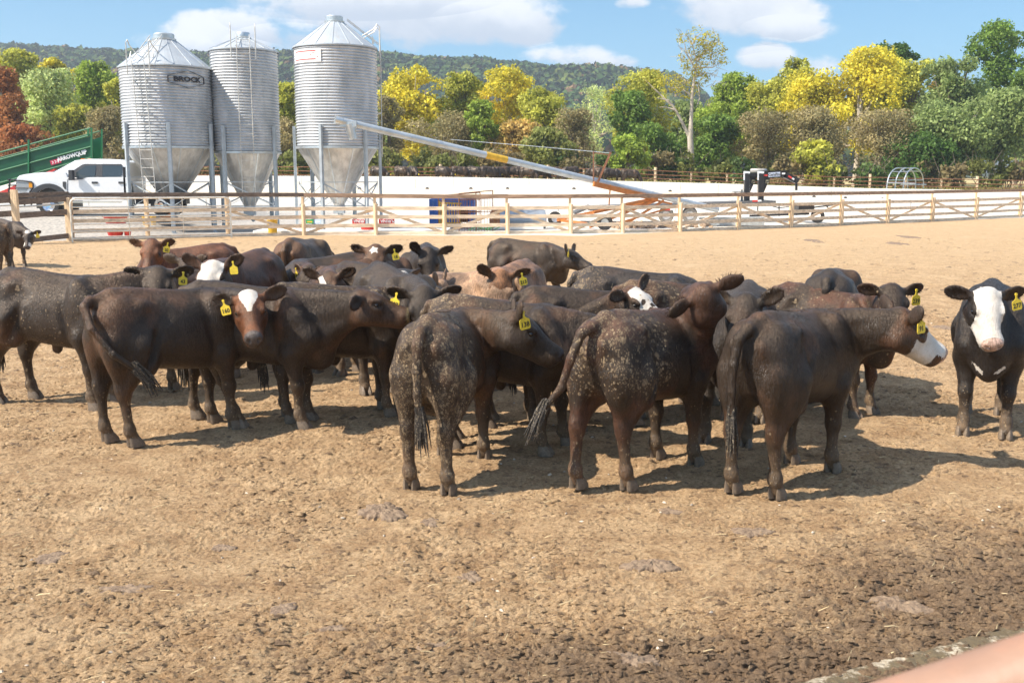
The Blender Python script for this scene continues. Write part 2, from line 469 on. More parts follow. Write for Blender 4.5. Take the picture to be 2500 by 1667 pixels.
def cow(name='cow', loc=(0, 0, 0), yaw=0.0, scale=1.0, h=.017, poll=None, head=(0, -20, 0), neck_len=.56,
        legs=((0, 0), (0, 0), (0, 0), (0, 0)), base=(.024, .0165, .0120), brown=(.088, .040, .020), brownness=.4,
        head_brown=None, face=None, muzzle=(.035, .032, .034), mud=0, mud_fn=None, dust=.07, tail=None, tagtxt=None, tagside=1,
        tagrot=0.0, earrot=(0, 0), earfold=0.0, male=True, headscale=1.0, seed=0, coat=0, nk=.86, white_fn=None, fat=.88, visible=('tail',), brownface=0.0, hoof_c=(.16,.12,.085)):
    """loc = ground point under the middle; yaw in degrees (0 faces +x); poll = world position of the poll or None;
    head = world yaw, pitch, roll in degrees; legs = (dx, dy) steps for FL, FR, HL, HR"""
    rn = np.random.default_rng(seed + 100)
    e = empty(name, loc, R(yaw)); e.scale = (scale,) * 3
    inv = (Matrix.Translation(Vector(loc)) @ Matrix.Rotation(R(yaw), 4, 'Z') @ Matrix.Scale(scale, 4)).inverted()
    hy, hp, hr = head
    Hm = yawpitch(R(hy - yaw), R(hp), R(hr))
    Bn = Vector((.46, 0, 1.04))
    KX = .84
    def wx(x): return np.where(x < .46, x * KX, x - .46 * (1 - KX))
    if poll is None:
        P = Bn + Vector((neck_len * .9, 0, neck_len * .25))
    elif len(poll) == 2:                                   # (yaw, pitch) of the neck in the body frame, degrees
        P = Bn + Vector((math.cos(R(poll[0])) * math.cos(R(poll[1])), math.sin(R(poll[0])) * math.cos(R(poll[1])), math.sin(R(poll[1])))) * neck_len
    else:
        KX = .84
        Bw = Matrix.Translation(Vector(loc)) @ Matrix.Rotation(R(yaw), 4, 'Z') @ Matrix.Scale(scale, 4) @ Vector((.46 * KX, 0, 1.04))
        dr = ray(poll[0], poll[1]); oc = Vector((0, 0, CAM_H)) - Bw; bq = oc.dot(dr); cq = oc.dot(oc) - (neck_len * scale) ** 2; dq = bq * bq - cq
        tq = -bq + (0 if dq < 0 else (math.sqrt(dq) * (1 if poll[2] == 'f' else -1)))
        P = inv @ (Vector((0, 0, CAM_H)) + dr * tq); P.x += .46 * (1 - KX)
        d = P - Bn
        if d.length > .72: P = Bn + d.normalized() * .72
        if d.length < .36: P = Bn + d.normalized() * .36
    hs = headscale
    HX = .93
    def H(x, y, z): return np.array(P + Hm @ Vector((x * hs * HX, y * hs, z * hs)))
    HR = np.array(Hm)
    allp = [H(.55, 0, 0), H(0, .3, 0), H(0, -.3, 0), H(.4, 0, -.25), np.array(P)]
    foot = [Vector((.47 + legs[0][0], .165 + legs[0][1], 0)), Vector((.47 + legs[1][0], -.165 + legs[1][1], 0)),
            Vector((-.60 + legs[2][0], .145 + legs[2][1], 0)), Vector((-.60 + legs[3][0], -.145 + legs[3][1], 0))]
    tl = tail or [(-.79, 0, 1.155), (-.855, 0, 1.08), (-.87, 0, .9), (-.86, .01, .72), (-.85, .02, .56)]
    pts = np.array(allp + [np.array(t) for t in tl] + [np.array(f) for f in foot] + [np.array((-.95, -.38, 0)), np.array((.8, .38, 1.3))])
    lo = pts.min(0) - .1; hi = pts.max(0) + .12; lo[2] = .02
    S = Field(lo, hi, h)
    # ---- trunk
    g, top = blurlerp(TX, TT); _, bot = blurlerp(TX, TB); _, wid = blurlerp(TX, TW); wid = wid * fat
    zc = (top + bot) / 2; az = np.maximum((top - bot) / 2, .02)
    sl, (X, Y, Z) = S.region((-.86, -.36, .45), (.78, .36, 1.26), .12)
    xx = np.clip(X, -.83, .74)
    zc_, az_, ay_ = (np.interp(xx.ravel(), g, a).reshape(xx.shape) for a in (zc, az, wid))
    zn = (Z - zc_) / az_
    wv = ay_ * (1 - .13 * zn - .10 * np.clip(zn, 0, 1) ** 2)
    n = 2.25
    q = (np.abs(Y / wv) ** n + np.abs(zn) ** n) ** (1 / n)
    d = (q - 1) * np.minimum(az_, ay_) * .92 + np.maximum(np.abs(X - xx), 0) * 1.0
    S.put(sl, d.astype(np.float32), .02, 'u')
    # spine ridge, hip bones, tail head
    S.cone((-.60, 0, 1.185), (.34, 0, 1.13), .045, .045, .07)
    for sy in (1, -1):
        S.ell((-.40, sy * .20 * fat, 1.10), (.06, .040, .045), None, .08)
        S.ell((-.79, sy * .10, 1.04), (.04, .035, .05), None, .09)
    S.cone((-.62, 0, 1.19), (-.80, 0, 1.155), .05, .04, .05)
    # ---- hind quarters and legs
    for i, sy in ((2, 1), (3, -1)):
        dx, dy = legs[i]
        def J(x, y, z, w): return (x + dx * w, sy * y + dy * w, z)
        S.ell(J(-.56, .140 * fat, .90, .05), (.235, .128, .29), yawpitch(0, R(12)), .06)
        S.ell(J(-.60, .17 * fat, .80, .15), (.17, .105, .23), yawpitch(0, R(-8)), .06)
        S.cone(J(-.45, .185, .80, .15), J(-.40, .175, .63, .35), .135, .085, .08)
        S.cone(J(-.47, .18, .70, .30), J(-.635, .145, .45, .70), .115, .056, .07)
        S.cone(J(-.70, .145, .84, .15), J(-.685, .140, .50, .65), .100, .040, .06)
        S.ell(J(-.690, .140, .475, .72), (.046, .040, .052), None, .03)
        S.ell(J(-.650, .142, .43, .75), (.070, .050, .075), None, .03)
        S.cone(J(-.655, .142, .42, .75), J(-.632, .145, .16, .97), .051, .037, .03)
        S.ell(J(-.632, .145, .14, .98), (.056, .053, .058), None, .03)
        S.cone(J(-.625, .145, .12, .99), J(-.595, .145, .06, 1), .047, .052, .02)
        for q_ in (-1, 1): S.ell(J(-.665, .145 + q_ * .022, .115, .99), (.016, .014, .018), None, .012)
    # ---- fore quarters and legs
    for i, sy in ((0, 1), (1, -1)):
        dx, dy = legs[i]
        def J(x, y, z, w): return (x + dx * w, sy * y + dy * w, z)
        S.ell(J(.42, .165, .90, .02), (.15, .105, .28), yawpitch(0, R(18)), .06)
        S.cone(J(.34, .12, 1.10, .0), J(.56, .16, .80, .05), .07, .10, .07)
        S.cone(J(.55, .155, .79, .08), J(.40, .17, .66, .2), .10, .105, .07)
        S.cone(J(.40, .17, .66, .2), J(.435, .165, .40, .62), .102, .055, .05)
        S.ell(J(.442, .165, .375, .66), (.066, .058, .070), None, .03)
        S.cone(J(.440, .165, .35, .68), J(.440, .165, .16, .97), .048, .036, .03)
        S.ell(J(.440, .165, .135, .98), (.054, .052, .056), None, .03)
        S.cone(J(.447, .165, .12, .99), J(.472, .165, .06, 1), .046, .051, .02)
        for q_ in (-1, 1): S.ell(J(.405, .165 + q_ * .022, .11, .99), (.016, .014, .018), None, .012)
    # brisket
    S.ell((.60, 0, .655), (.14, .11, .17), yawpitch(0, R(20)), .08)
    # flank / belly details
    if male: S.ell((-.08, 0, .515), (.06, .028, .045), None, .05)
    else:
        S.ell((-.42, 0, .60), (.12, .10, .09), None, .06)
    # groove between the buttocks
    S.ell((-.885, 0, .78), (.10, .030, .26), None, .05, 's')
    for sy in (1, -1):   # hollow of the flank, shoulder edge, thigh edge, rib arch
        S.ell((-.27, sy * .262 * fat / .88, 1.06), (.11, .045, .075), yawpitch(0, R(-10)), .07, 's')
        S.ell((.235, sy * .315 * fat / .94, .86), (.030, .055, .24), yawpitch(0, R(14)), .055, 's')
        S.ell((-.345, sy * .300 * fat / .94, .80), (.034, .056, .20), yawpitch(0, R(-24)), .055, 's')
        S.cone((.50, sy * .235 * fat, .98), (.56, sy * .19, .80), .02, .025, .06)
    # ---- neck
    f = Hm @ Vector((1, 0, 0)); up = Hm @ Vector((0, 0, 1))
    U0 = Vector((.34, 0, 1.07)); U3 = P + (-up * .075 * hs) - f * .01
    nd = (U3 - U0).normalized()
    U1 = U0 + Vector((.20, 0, .03)); U2 = U3 - nd * .10 - f * .06
    L0 = Vector((.60, 0, .73)); L3 = P + f * .07 * hs - up * .20 * hs
    L1 = L0 + Vector((.10, 0, .10)); L2 = L3 - f * .12 * hs - up * .01
    def bez(a, b, c, d_, t): return a * (1 - t) ** 3 + b * 3 * t * (1 - t) ** 2 + c * 3 * t * t * (1 - t) + d_ * t ** 3
    ncl = []
    for t in np.linspace(0, 1, 9):
        u_ = bez(U0, U1, U2, U3, t); l_ = bez(L0, L1, L2, L3, t)
        qk = 1 + (nk - 1) * t ** .5; S.cone(u_, l_, (.105 + (.072 * hs - .105) * t) * qk, (.150 + (.066 * hs - .150) * t) * qk, .05)
        m_ = (u_ + l_) / 2; S.ell(m_, (.10 * qk,) * 3 if t < .5 else (.085 * hs * qk,) * 3, None, .06)
        dl = l_ + (l_ - u_).normalized() * (.045 * (1 - abs(t - .35)))
        S.cone(l_, dl, .06 * (1 - t * .4), .042 * (1 - t * .4), .06)
        ncl.append((np.array(m_), t))
    # ---- head
    def HE(c, r, k=.03, rot=None, mode='u'):
        S.ell(H(*c), np.array(r) * hs, HR if rot is None else HR @ np.array(rot), k, mode)
    def HC(a, b, ra, rb, k=.03, mode='u'): S.cone(H(*a), H(*b), ra * hs, rb * hs, k, mode)
    HE((.085, 0, -.080), (.145, .115, .105)); HE((-.005, 0, -.030), (.055, .070, .050), .05)
    HE((.16, 0, -.085), (.11, .098, .078), .03)
    HC((.12, 0, -.065), (.395, 0, -.095), .076, .058, .04)
    HC((.16, 0, -.13), (.40, 0, -.128), .088, .072, .05)
    HE((.415, 0, -.112), (.070, .090, .080), .03); HE((.452, 0, -.090), (.042, .074, .056), .025)
    HE((.40, 0, -.178), (.062, .066, .042), .025)
    for sy in (1, -1):
        HC((.06, sy * .064, -.20), (.34, sy * .030, -.175), .074, .048, .045)
        HE((.10, sy * .080, -.155), (.115, .052, .100), .035)
        HE((.145, sy * .100, -.035), (.058, .030, .028), .022)
        HE((.165, sy * .100, -.100), (.055, .030, .028), .022)
        HE((.158, sy * .132, -.066), (.024, .017, .016), .014, None, 's')
        HE((.482, sy * .040, -.090), (.020, .017, .014), .010, None, 's')
    HC((.46, -.08, -.140), (.46, .08, -.140), .007, .007, .010, 's')
    # ears
    ears = []
    for sy in (1, -1):
        er = earrot[0 if sy > 0 else 1]
        ed = Vector((-.30, sy * 1.0, -.06)).normalized()
        ed = Matrix.Rotation(sy * R(er), 3, 'X') @ ed          # + lifts the ear
        n0 = (Vector((.80, -sy * .05, .38))); n0 = Matrix.Rotation(sy * R(er), 3, 'X') @ n0
        n0 = (n0 - ed * n0.dot(ed)).normalized(); w0 = ed.cross(n0)
        RM = np.array(Matrix((ed, w0, n0)).transposed())
        b0 = Vector((.012, sy * .092, -.048)); c0 = b0 + ed * .125
        S.cone(H(*b0), H(*(b0 + ed * .05)), .036 * hs, .030 * hs, .03)
        S.ell(H(*c0), np.array((.108, .066, .025)) * hs, HR @ RM, .012)
        cc = c0 + n0 * .028 + ed * .010
        S.ell(H(*cc), np.array((.090, .052, .025)) * hs, HR @ RM, .010, 's')
        ears.append((Hm @ ed, Hm @ n0, P + (Hm @ (b0 + ed * .12 + n0 * .012)) * hs))
    # ---- tail
    for i in range(len(tl) - 1):
        r0 = .040 - .017 * i / (len(tl) - 1); r1 = .040 - .017 * (i + 1) / (len(tl) - 1)
        S.cone(tl[i], tl[i + 1], max(r0, h * 1.25), max(r1, h * 1.25), .022)
    V, Q = surface_nets(S.f, S.lo, h)
    # light relaxation
    ei = np.concatenate([Q[:, [0, 1]], Q[:, [1, 2]], Q[:, [2, 3]], Q[:, [3, 0]]])
    deg = np.bincount(ei.ravel(), minlength=len(V)).astype(float)[:, None]
    for it, lam in ((0, .5), (1, -.45), (2, .4)):
        acc = np.zeros_like(V)
        for c_ in range(3):
            acc[:, c_] = np.bincount(ei[:, 0], V[ei[:, 1], c_], len(V)) + np.bincount(ei[:, 1], V[ei[:, 0], c_], len(V))
        V = V + lam * (acc / deg - V)
    V0 = V.copy(); V = V.copy(); V[:, 0] = wx(V[:, 0])
    body = mesh_obj('body', V, Q, hide_mat(), e, smooth=True)
    def WV(p): p = Vector(p); p.x = float(wx(p.x)); return p
    V = V0
    me = body.data
    # ---- colouring
    hv = (V - np.array(P)) @ HR / hs / np.array([HX, 1, 1])
    inhead = sstep(.0, -.02, np.abs(hv[:, 1]) - .15) * sstep(-.07, -.03, hv[:, 0]) * sstep(-.30, -.27, hv[:, 2]) * sstep(.08, .05, hv[:, 2]) * sstep(.56, .54, hv[:, 0])
    isear = sstep(.125, .145, np.abs(hv[:, 1])) * (np.linalg.norm(hv, axis=1) < .38) * (hv[:, 0] < .11) * (hv[:, 2] > -.19)
    nb = fbm(V * 2.6 + seed * 9.1, 4, seed)
    nb2 = fbm(V * np.array([7., 9., 4.]) + seed * 3.3, 4, seed + 50)
    bf = np.clip(sstep(.66 - .26 * brownness, .84 - .30 * brownness, nb * .75 + nb2 * .30 + .05 * sstep(.95, 1.15, V[:, 2])), 0, 1) * min(1, .25 + brownness)
    bf = np.maximum(bf, inhead * brownface * sstep(.30, .55, nb + .1))
    c = np.array(base)[None] * (1 - bf[:, None]) + np.array(brown)[None] * bf[:, None]
    if head_brown is not None:
        c = c * (1 - inhead[:, None]) + np.array(head_brown)[None] * inhead[:, None]
    c = c * (1 - isear[:, None] * .55) + np.array((.022, .012, .008))[None] * isear[:, None] * .55
    # leather nose, eye rims
    nz = sstep(.432, .456, hv[:, 0] + .25 * (hv[:, 2] + .09)) * inhead
    er_ = np.minimum(np.linalg.norm(hv - np.array((.158, .112, -.066)), axis=1), np.linalg.norm(hv - np.array((.158, -.112, -.066)), axis=1))
    rim = sstep(.052, .034, er_)
    w = np.zeros(len(V))
    if face is not None: w = np.maximum(w, face(hv) * inhead)
    if white_fn is not None: w = np.maximum(w, white_fn(V) * (1 - inhead) * (V[:, 2] < .86))
    pinknose = muzzle[0] > .15
    w = w * (1 - nz) * (1 - rim * .9)
    c = c * (1 - nz[:, None]) + np.array(muzzle)[None] * nz[:, None]
    c = c * (1 - rim[:, None] * .8) + np.array((.012, .010, .010))[None] * rim[:, None] * .8
    legz = sstep(.55, .15, V[:, 2])
    md = np.zeros(len(V)) + mud * .5
    if mud_fn is not None: md = np.maximum(md, mud_fn(V))
    md = md * (1 - .7 * inhead)
    md = np.maximum(md, .30 * legz)
    du = dust * (.45 + .55 * sstep(1.0, 1.2, V[:, 2])) + .45 * sstep(.36, .05, V[:, 2]) + .18 * legz
    du = np.clip(du * (1 - .5 * inhead), 0, .8)
    # neck fold field
    cen = np.array([x[0] for x in ncl]); tt = np.array([x[1] for x in ncl])
    dd = ((V[:, None, :] - cen[None]) ** 2).sum(2); wq = 1 / (dd + 1e-4) ** 4; tn = (wq * tt[None]).sum(1) / wq.sum(1)
    near = sstep(.36, .22, np.sqrt(dd.min(1)))
    fo = near * sstep(.35, .62, fbm(V * 4 + 5, 3, seed)) * sstep(-.02, .18, tn) * sstep(1.0, .8, tn) * (1 - inhead)
    fo = np.maximum(fo, .35 * sstep(.20, .45, V[:, 0]) * sstep(.62, .5, V[:, 0]) * sstep(.6, .8, V[:, 2]) * (1 - near))
    for nm, arr in (('white', w), ('mud', md), ('dust', du), ('fold', fo), ('foldc', tn * .55)):
        a = me.attributes.new(nm, 'FLOAT', 'POINT'); a.data.foreach_set('value', np.asarray(arr, np.float32))
    a = me.attributes.new('col', 'FLOAT_COLOR', 'POINT')
    a.data.foreach_set('color', np.concatenate([c, np.ones((len(c), 1))], 1).astype(np.float32).ravel())
    # ---- separate parts
    for sy in (1, -1):
        b = MB(); b.lathe([(.001, -.016), (.010, -.0125), (.0155, -.004), (.016, .004), (.010, .0125), (.001, .016)], 12)
        M = Matrix.Translation(WV(H(.158, sy * .113, -.066))) @ Hm.to_4x4() @ Matrix.Scale(hs * 1.15, 4)
        b.xf(M).build('eye', gloss_mat('wet_dark_eye', (.012, .008, .006), .08, .8), e, smooth=True)
    for i, ft in enumerate(foot):
        b = MB()
        for q_ in (-1, 1):
            pr = []
            for (z, r_, ox) in ((0, 1.0, .012), (.025, .98, .010), (.055, .82, .0), (.078, .66, -.008)):
                pr.append((z, r_, ox))
            Vv = []; n_ = 12
            for (z, r_, ox) in pr:
                for k_ in range(n_):
                    a_ = 2 * math.pi * k_ / n_
                    xx_ = math.cos(a_) * (.070 if math.cos(a_) > 0 else .056) * r_ + ox
                    yy_ = math.sin(a_) * .029 * r_ + q_ * .030
                    Vv.append((xx_, yy_, z))
            Ff = [tuple(range(n_ - 1, -1, -1)), tuple(3 * n_ + k_ for k_ in range(n_))]
            for j in range(3):
                for k_ in range(n_): Ff.append((j * n_ + k_, j * n_ + (k_ + 1) % n_, (j + 1) * n_ + (k_ + 1) % n_, (j + 1) * n_ + k_))
            b.add(Vv, Ff)
        key = 'hoof_horn_%d' % int(hoof_c[0] * 100)
        if key not in hide_mats: hide_mats[key] = simple_mat(key, hoof_c, .6, dirt=(.3, .22, .14), dirt_amt=.8, scale=30)
        b.build('hoof', hide_mats[key], e, smooth=True, loc=tuple(WV(ft)))
    if coat:
        g_ = np.random.default_rng(seed + 900); Vw = V0.copy(); Vw[:, 0] = wx(Vw[:, 0])
        A_, B_, C_ = Vw[Q[:, 0]], Vw[Q[:, 1]], Vw[Q[:, 3]]; nr = np.cross(B_ - A_, C_ - A_); ar = np.linalg.norm(nr, axis=1) + 1e-12; nr /= ar[:, None]
        pk = g_.choice(len(Q), coat, p=ar / ar.sum()); ra, rb = g_.random(coat)[:, None], g_.random(coat)[:, None]
        p0 = A_[pk] + (B_[pk] - A_[pk]) * ra + (C_[pk] - A_[pk]) * rb; n0_ = nr[pk]
        fl_ = np.array([-.55, 0, -.75]) + g_.normal(size=(coat, 3)) * .28 + .35 * np.stack([fbm(p0 * 5, 2, 1) - .5, fbm(p0 * 5, 2, 2) - .5, fbm(p0 * 5, 2, 3) - .5], 1) * 4
        hh_ = (V0[Q[pk, 0]] - np.array(P)) @ HR; inh = (np.abs(hh_[:, 1]) < .16) & (hh_[:, 0] > 0) & (hh_[:, 0] < .5) & (np.abs(hh_[:, 2] + .1) < .2)
        fl_ = fl_ - n0_ * (fl_ * n0_).sum(1)[:, None]; fl_ /= np.linalg.norm(fl_, axis=1)[:, None] + 1e-9
        dh = fl_ + n0_ * (.22 + .22 * g_.random(coat)[:, None]); sd = np.cross(n0_, fl_) * .0016; L_ = (.010 + .012 * g_.random(coat)[:, None]) * np.where(inh, .5, 1.0)[:, None]
        Vh = np.stack([p0 - sd, p0 + sd, p0 + dh * L_], 1).reshape(-1, 3); co_ = np.repeat(c[Q[pk, 0]] * (.7 + .9 * g_.random((coat, 1))), 3, 0)
        ho_ = mesh_obj('coat_hair', Vh, np.arange(3 * coat).reshape(coat, 3), hair_mat(), e)
        for nm, arr in (('white', np.repeat(w[Q[pk, 0]], 3)), ('dust', np.repeat(du[Q[pk, 0]], 3))):
            a = ho_.data.attributes.new(nm, 'FLOAT', 'POINT'); a.data.foreach_set('value', np.asarray(arr, np.float32))
        a = ho_.data.attributes.new('col', 'FLOAT_COLOR', 'POINT'); a.data.foreach_set('color', np.concatenate([co_, np.ones((len(co_), 1))], 1).astype(np.float32).ravel())
    # tail switch
    tp = WV(tl[-1]); td = (Vector(tl[-1]) - Vector(tl[-2])).normalized()
    b = MB(); rr = random.Random(seed)
    for k_ in range(46):
        o = Vector((rr.uniform(-.022, .022), rr.uniform(-.022, .022), rr.uniform(-.02, .06)))
        L = rr.uniform(.14, .30); dn = (td + Vector((rr.uniform(-.16, .16), rr.uniform(-.16, .16), -.45))).normalized()
        p0 = tp + o; p1 = p0 + dn * L * .5 + Vector((rr.uniform(-.014, .014), rr.uniform(-.014, .014), 0)); p2 = p1 + (dn + Vector((rr.uniform(-.1, .1), rr.uniform(-.1, .1), -.4))).normalized() * L * .5
        b.tube([p0, p1, p2], [.008, .0075, .0025], 5)
    if 'sw' not in hide_mats: hide_mats['sw'] = simple_mat('tail_hair', (.035, .028, .022), .7, dirt=(.40, .32, .21), dirt_amt=.9, scale=22)
    b.build('tail_switch', hide_mats['sw'], e, smooth=True)
    # ear fringe hair
    ears = [(a_, b_, WV(c_)) for a_, b_, c_ in ears]
    rr = random.Random(seed + 5)
    if 'eh' not in hide_mats: hide_mats['eh'] = simple_mat('ear_hair', (.045, .022, .013), .7, var=.4)
    for ed, nn, cpt in ears:
        b = MB()
        wv_ = ed.cross(nn)
        for k_ in range(90):
            a_ = rr.uniform(0, 2 * math.pi); rad = rr.uniform(.85, 1.0)
            p = cpt + (ed * math.cos(a_) * .098 + wv_ * math.sin(a_) * .058) * hs * rad
            d_ = (ed * math.cos(a_) * .8 + wv_ * math.sin(a_) * .9 + nn * rr.uniform(-.1, .7) + ed * .5).normalized()
            L = rr.uniform(.015, .038); s_ = wv_ * .0022 if rr.random() < .5 else ed * .0022
            b.add([p - s_, p + s_, p + d_ * L], [(0, 1, 2)])
        b.build('ear_fringe', hide_mats['eh'], e)
    if tagtxt is not None:
        ed, nn, cpt = ears[0 if tagside > 0 else 1]
        nh = Vector((nn.x, nn.y, 0)).normalized(); nh = Matrix.Rotation(R(tagrot), 3, 'Z') @ nh
        up_ = Vector((0, 0, 1)); x_ = up_.cross(nh).normalized()
        M = Matrix((x_, up_, nh)).transposed().to_4x4(); M = Matrix.Translation(cpt + nh * .030 - Vector((0, 0, .0))) @ M @ Matrix.Scale(1 / scale, 4) @ Matrix.Rotation(R(rn.uniform(-15, 15)), 4, 'Z')
        w2 = .041
        M = M @ Matrix.Scale(rn.uniform(.96, 1.08), 4)
        poly = [(-.007, .010), (.007, .010), (.008, -.030), (.018, -.042), (w2 * .93, -.052), (w2, -.062), (w2 * 1.02, -.112), (w2 * .85, -.124),
                (-w2 * .85, -.124), (-w2 * 1.02, -.112), (-w2, -.062), (-w2 * .93, -.052), (-.018, -.042), (-.008, -.030)]
        b = MB(); b.prism(poly, -.002, .002, ax='z'); b.lathe([(.011, -.003), (.011, .006)], 10)
        if 'tg' not in hide_mats:
            hide_mats['tg'] = simple_mat('yellow_plastic_tag', (.85, .62, .05), .45, var=.12, dirt=(.35, .24, .06), dirt_amt=.5, scale=30, bmp=0)
        tg = b.xf(M).build('ear_tag', hide_mats['tg'], e)
        if tagtxt:
            text_mesh('tag_number', tagtxt, .050, gloss_mat('tag_ink', (.03, .025, .02), .6), tg, M @ Matrix.Translation((0, -.090, .0028)), .0006, .0012, .92)
    return e
# ---------------------------------------------------------------- terrain
WALL_LO = [(-60, 66.0), (60, 66.0)]
def terr(x, y):
    """large-scale ground height"""
    x = np.asarray(x, float); y = np.asarray(y, float)
    step = sstep(66.3, 66.6, y) * .80
    up = sstep(66.6, 74, y) * .50 + sstep(74.5, 77, y) * .32
    bey = sstep(82, 100, y) * .45
    tilt = -sstep(2, 32, x) * .80 * sstep(66.6, 74, y) * sstep(400, 200, y)
    hill = sstep(37.6, 41.0, y) * .64 * sstep(-12.9, -15.2, x) * sstep(64, 56, y)
    return step + up + bey + tilt + hill
def ground_detail(x, y):
    p = np.stack([x, y], -1)
    amp = sstep(70, 20, y)
    pen = sstep(60, 40, y)
    big = (fbm(p * .35, 3, 3) - .5) * .10
    med = (fbm(p * 2.2, 3, 5) - .5)
    tr = vnoise(p * np.array([5.5, 6.5]) + 3.7, 8)                          # hoof pocks
    pk = -sstep(.62, .85, tr) * .022
    q = p * 20 + (fbm(p * 5, 2, 11)[..., None] - .5) * 4
    cl = np.abs(vnoise(q, 21) - .5) * 2; cl2 = np.abs(vnoise(q * 2.1 + 9, 22) - .5) * 2; cl3 = vnoise(p * 52, 23)
    rough = sstep(.35, .7, fbm(p * .9 + 30, 4, 31))
    wet = wetness(x, y)
    rg = .30 + .55 * rough + 1.5 * wet
    fine = ((1 - cl) * .022 + (1 - cl2) * .013 + cl3 * .008 - .022) * rg
    heap = sstep(.63, .80, fbm(p * 1.7 + 77, 4, 41)) * .030
    return big * .8 + amp * (med * .03 + pk * (.4 + wet)) + fine * sstep(45, 12, y) + heap * (vnoise(p * 24, 43)) * sstep(40, 15, y)
def wetness(x, y):
    p = np.stack([x, y], -1)
    b = sstep(5.1, 4.3, y) * sstep(-2.4, .8, x + (fbm(p * .8, 3, 51) - .5) * 2.6)
    b = np.maximum(b, sstep(.2, 2.4, x - (y - 5.0) * 1.1 + (fbm(p * .9, 3, 52) - .5) * 2.0) * sstep(7.4, 5.2, y) * .85)
    return b * .9
def build_ground():
    ys = [1.0]
    ys = [1.0, 2.0, 3.0, 3.6, 3.9]
    while ys[-1] < 30: ys.append(ys[-1] + max(.010, ys[-1] * .0030))
    while ys[-1] < 66: ys.append(ys[-1] + .35)
    ys += [66.2, 66.3, 66.36, 66.42, 66.5, 66.6, 67, 68, 69, 70, 71, 72, 73, 74, 76, 78, 80, 84, 88, 92, 96, 100, 110, 130, 160, 200, 260, 400, 700, 1200, 2500, 6000]
    ys = np.array(ys); nx = 1000
    t = np.linspace(-1, 1, nx)
    core = .66
    V = np.zeros((len(ys), nx, 3))
    ext = np.sign(t) * np.maximum(np.abs(t) - .93, 0) / .07
    for i, y in enumerate(ys):
        w = (y * .60 + .9)
        V[i, :, 0] = t / .93 * w * np.where(np.abs(t) > .93, 1, 1) + ext * (12 + y * 3.0)
        V[i, :, 1] = y
    X, Y = V[..., 0], V[..., 1]
    V[..., 2] = terr(X, Y) + ground_detail(X, Y) * sstep(66, 60, Y)
    idx = np.arange(len(ys) * nx).reshape(len(ys), nx)
    Q = np.stack([idx[:-1, :-1], idx[:-1, 1:], idx[1:, 1:], idx[1:, :-1]], -1).reshape(-1, 4)
    # apron behind the camera
    m, nt, bs = new_mat('pen_ground')
    geo = nt.nodes.new('ShaderNodeNewGeometry'); pos = geo.outputs['Position']
    sep = nt.nodes.new('ShaderNodeSeparateXYZ'); nt.links.new(pos, sep.inputs[0]); y = sep.outputs[1]; x = sep.outputs[0]
    a = nt.nodes.new('ShaderNodeAttribute'); a.attribute_name = 'wet'; wet = a.outputs['Fac']
    n1 = noise(nt, pos, .55, 6, .6); n2 = noise(nt, pos, 3.1, 7, .65); n3 = noise(nt, pos, 38, 8, .75); n4 = noise(nt, pos, 150, 5, .7)
    dry = mixc(nt, ramp(nt, n2, .32, .66), (.53, .345, .185), (.75, .53, .305))
    dry = mixc(nt, ramp(nt, n3, .36, .62), mixc(nt, 1.0, dry, (.66, .60, .54), 'MULTIPLY'), dry)
    dry = mixc(nt, ramp(nt, n4, .50, .74, 0, .45), dry, (.66, .52, .34))
    dry = mixc(nt, ramp(nt, n1, .52, .72, 0, .45), dry, (.78, .56, .33))
    # darker manure crumbs
    n5 = noise(nt, mapping(nt, pos, (1, 1, 1), (31, 7, 0)), 7.5, 9, .78)
    crumb = ramp(nt, mth(nt, 'ADD', n5, mth(nt, 'MULTIPLY', wet, .13)), .54, .63)
    dry = mixc(nt, mth(nt, 'MULTIPLY', crumb, .55), dry, (.19, .125, .08))
    n6 = noise(nt, mapping(nt, pos, (1, 1, 1), (3, 57, 0)), 17, 8, .8)
    dry = mixc(nt, ramp(nt, n6, .53, .63, 0, .6), dry, (.22, .145, .085))
    dark = mixc(nt, ramp(nt, n3, .35, .65), (.12, .08, .05), (.27, .18, .11))
    wn = mth(nt, 'ADD', wet, mth(nt, 'MULTIPLY', mth(nt, 'SUBTRACT', n2, .5), .9))
    c = mixc(nt, mth(nt, 'MULTIPLY', ramp(nt, wn, .10, .85), .66), dry, dark)
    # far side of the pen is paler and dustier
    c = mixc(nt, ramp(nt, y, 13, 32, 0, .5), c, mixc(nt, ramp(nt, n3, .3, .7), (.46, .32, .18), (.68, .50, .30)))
    # pale track line
    # gravel yard beyond the fence
    fy = mth(nt, 'SUBTRACT', y, mth(nt, 'ADD', mth(nt, 'ADD', 38.7, mth(nt, 'MULTIPLY', mth(nt, 'MINIMUM', mth(nt, 'ADD', x, 7.8), 0), .43)), mth(nt, 'MULTIPLY', mth(nt, 'MAXIMUM', mth(nt, 'SUBTRACT', x, 3.0), 0), .70)))
    vo = nt.nodes.new('ShaderNodeTexVoronoi'); vo.inputs['Scale'].default_value = 9; nt.links.new(pos, vo.inputs['Vector'])
    gv = mixc(nt, vo.outputs['Distance'], (.62, .57, .50), (.34, .32, .29))
    lw = mixc(nt, ramp(nt, x, -9.5, -6.0), gv, mixc(nt, n3, (.72, .66, .56), (.86, .80, .71)))
    c = mixc(nt, ramp(nt, fy, .2, .8), c, lw)
    # terrace above the low wall, then dry grass
    c = mixc(nt, ramp(nt, y, 66.2, 66.8), c, mixc(nt, n3, (.70, .58, .42), (.82, .72, .56)))
    gr = mixc(nt, ramp(nt, noise(nt, pos, .8, 6, .7), .35, .65), (.36, .31, .12), (.56, .45, .24))
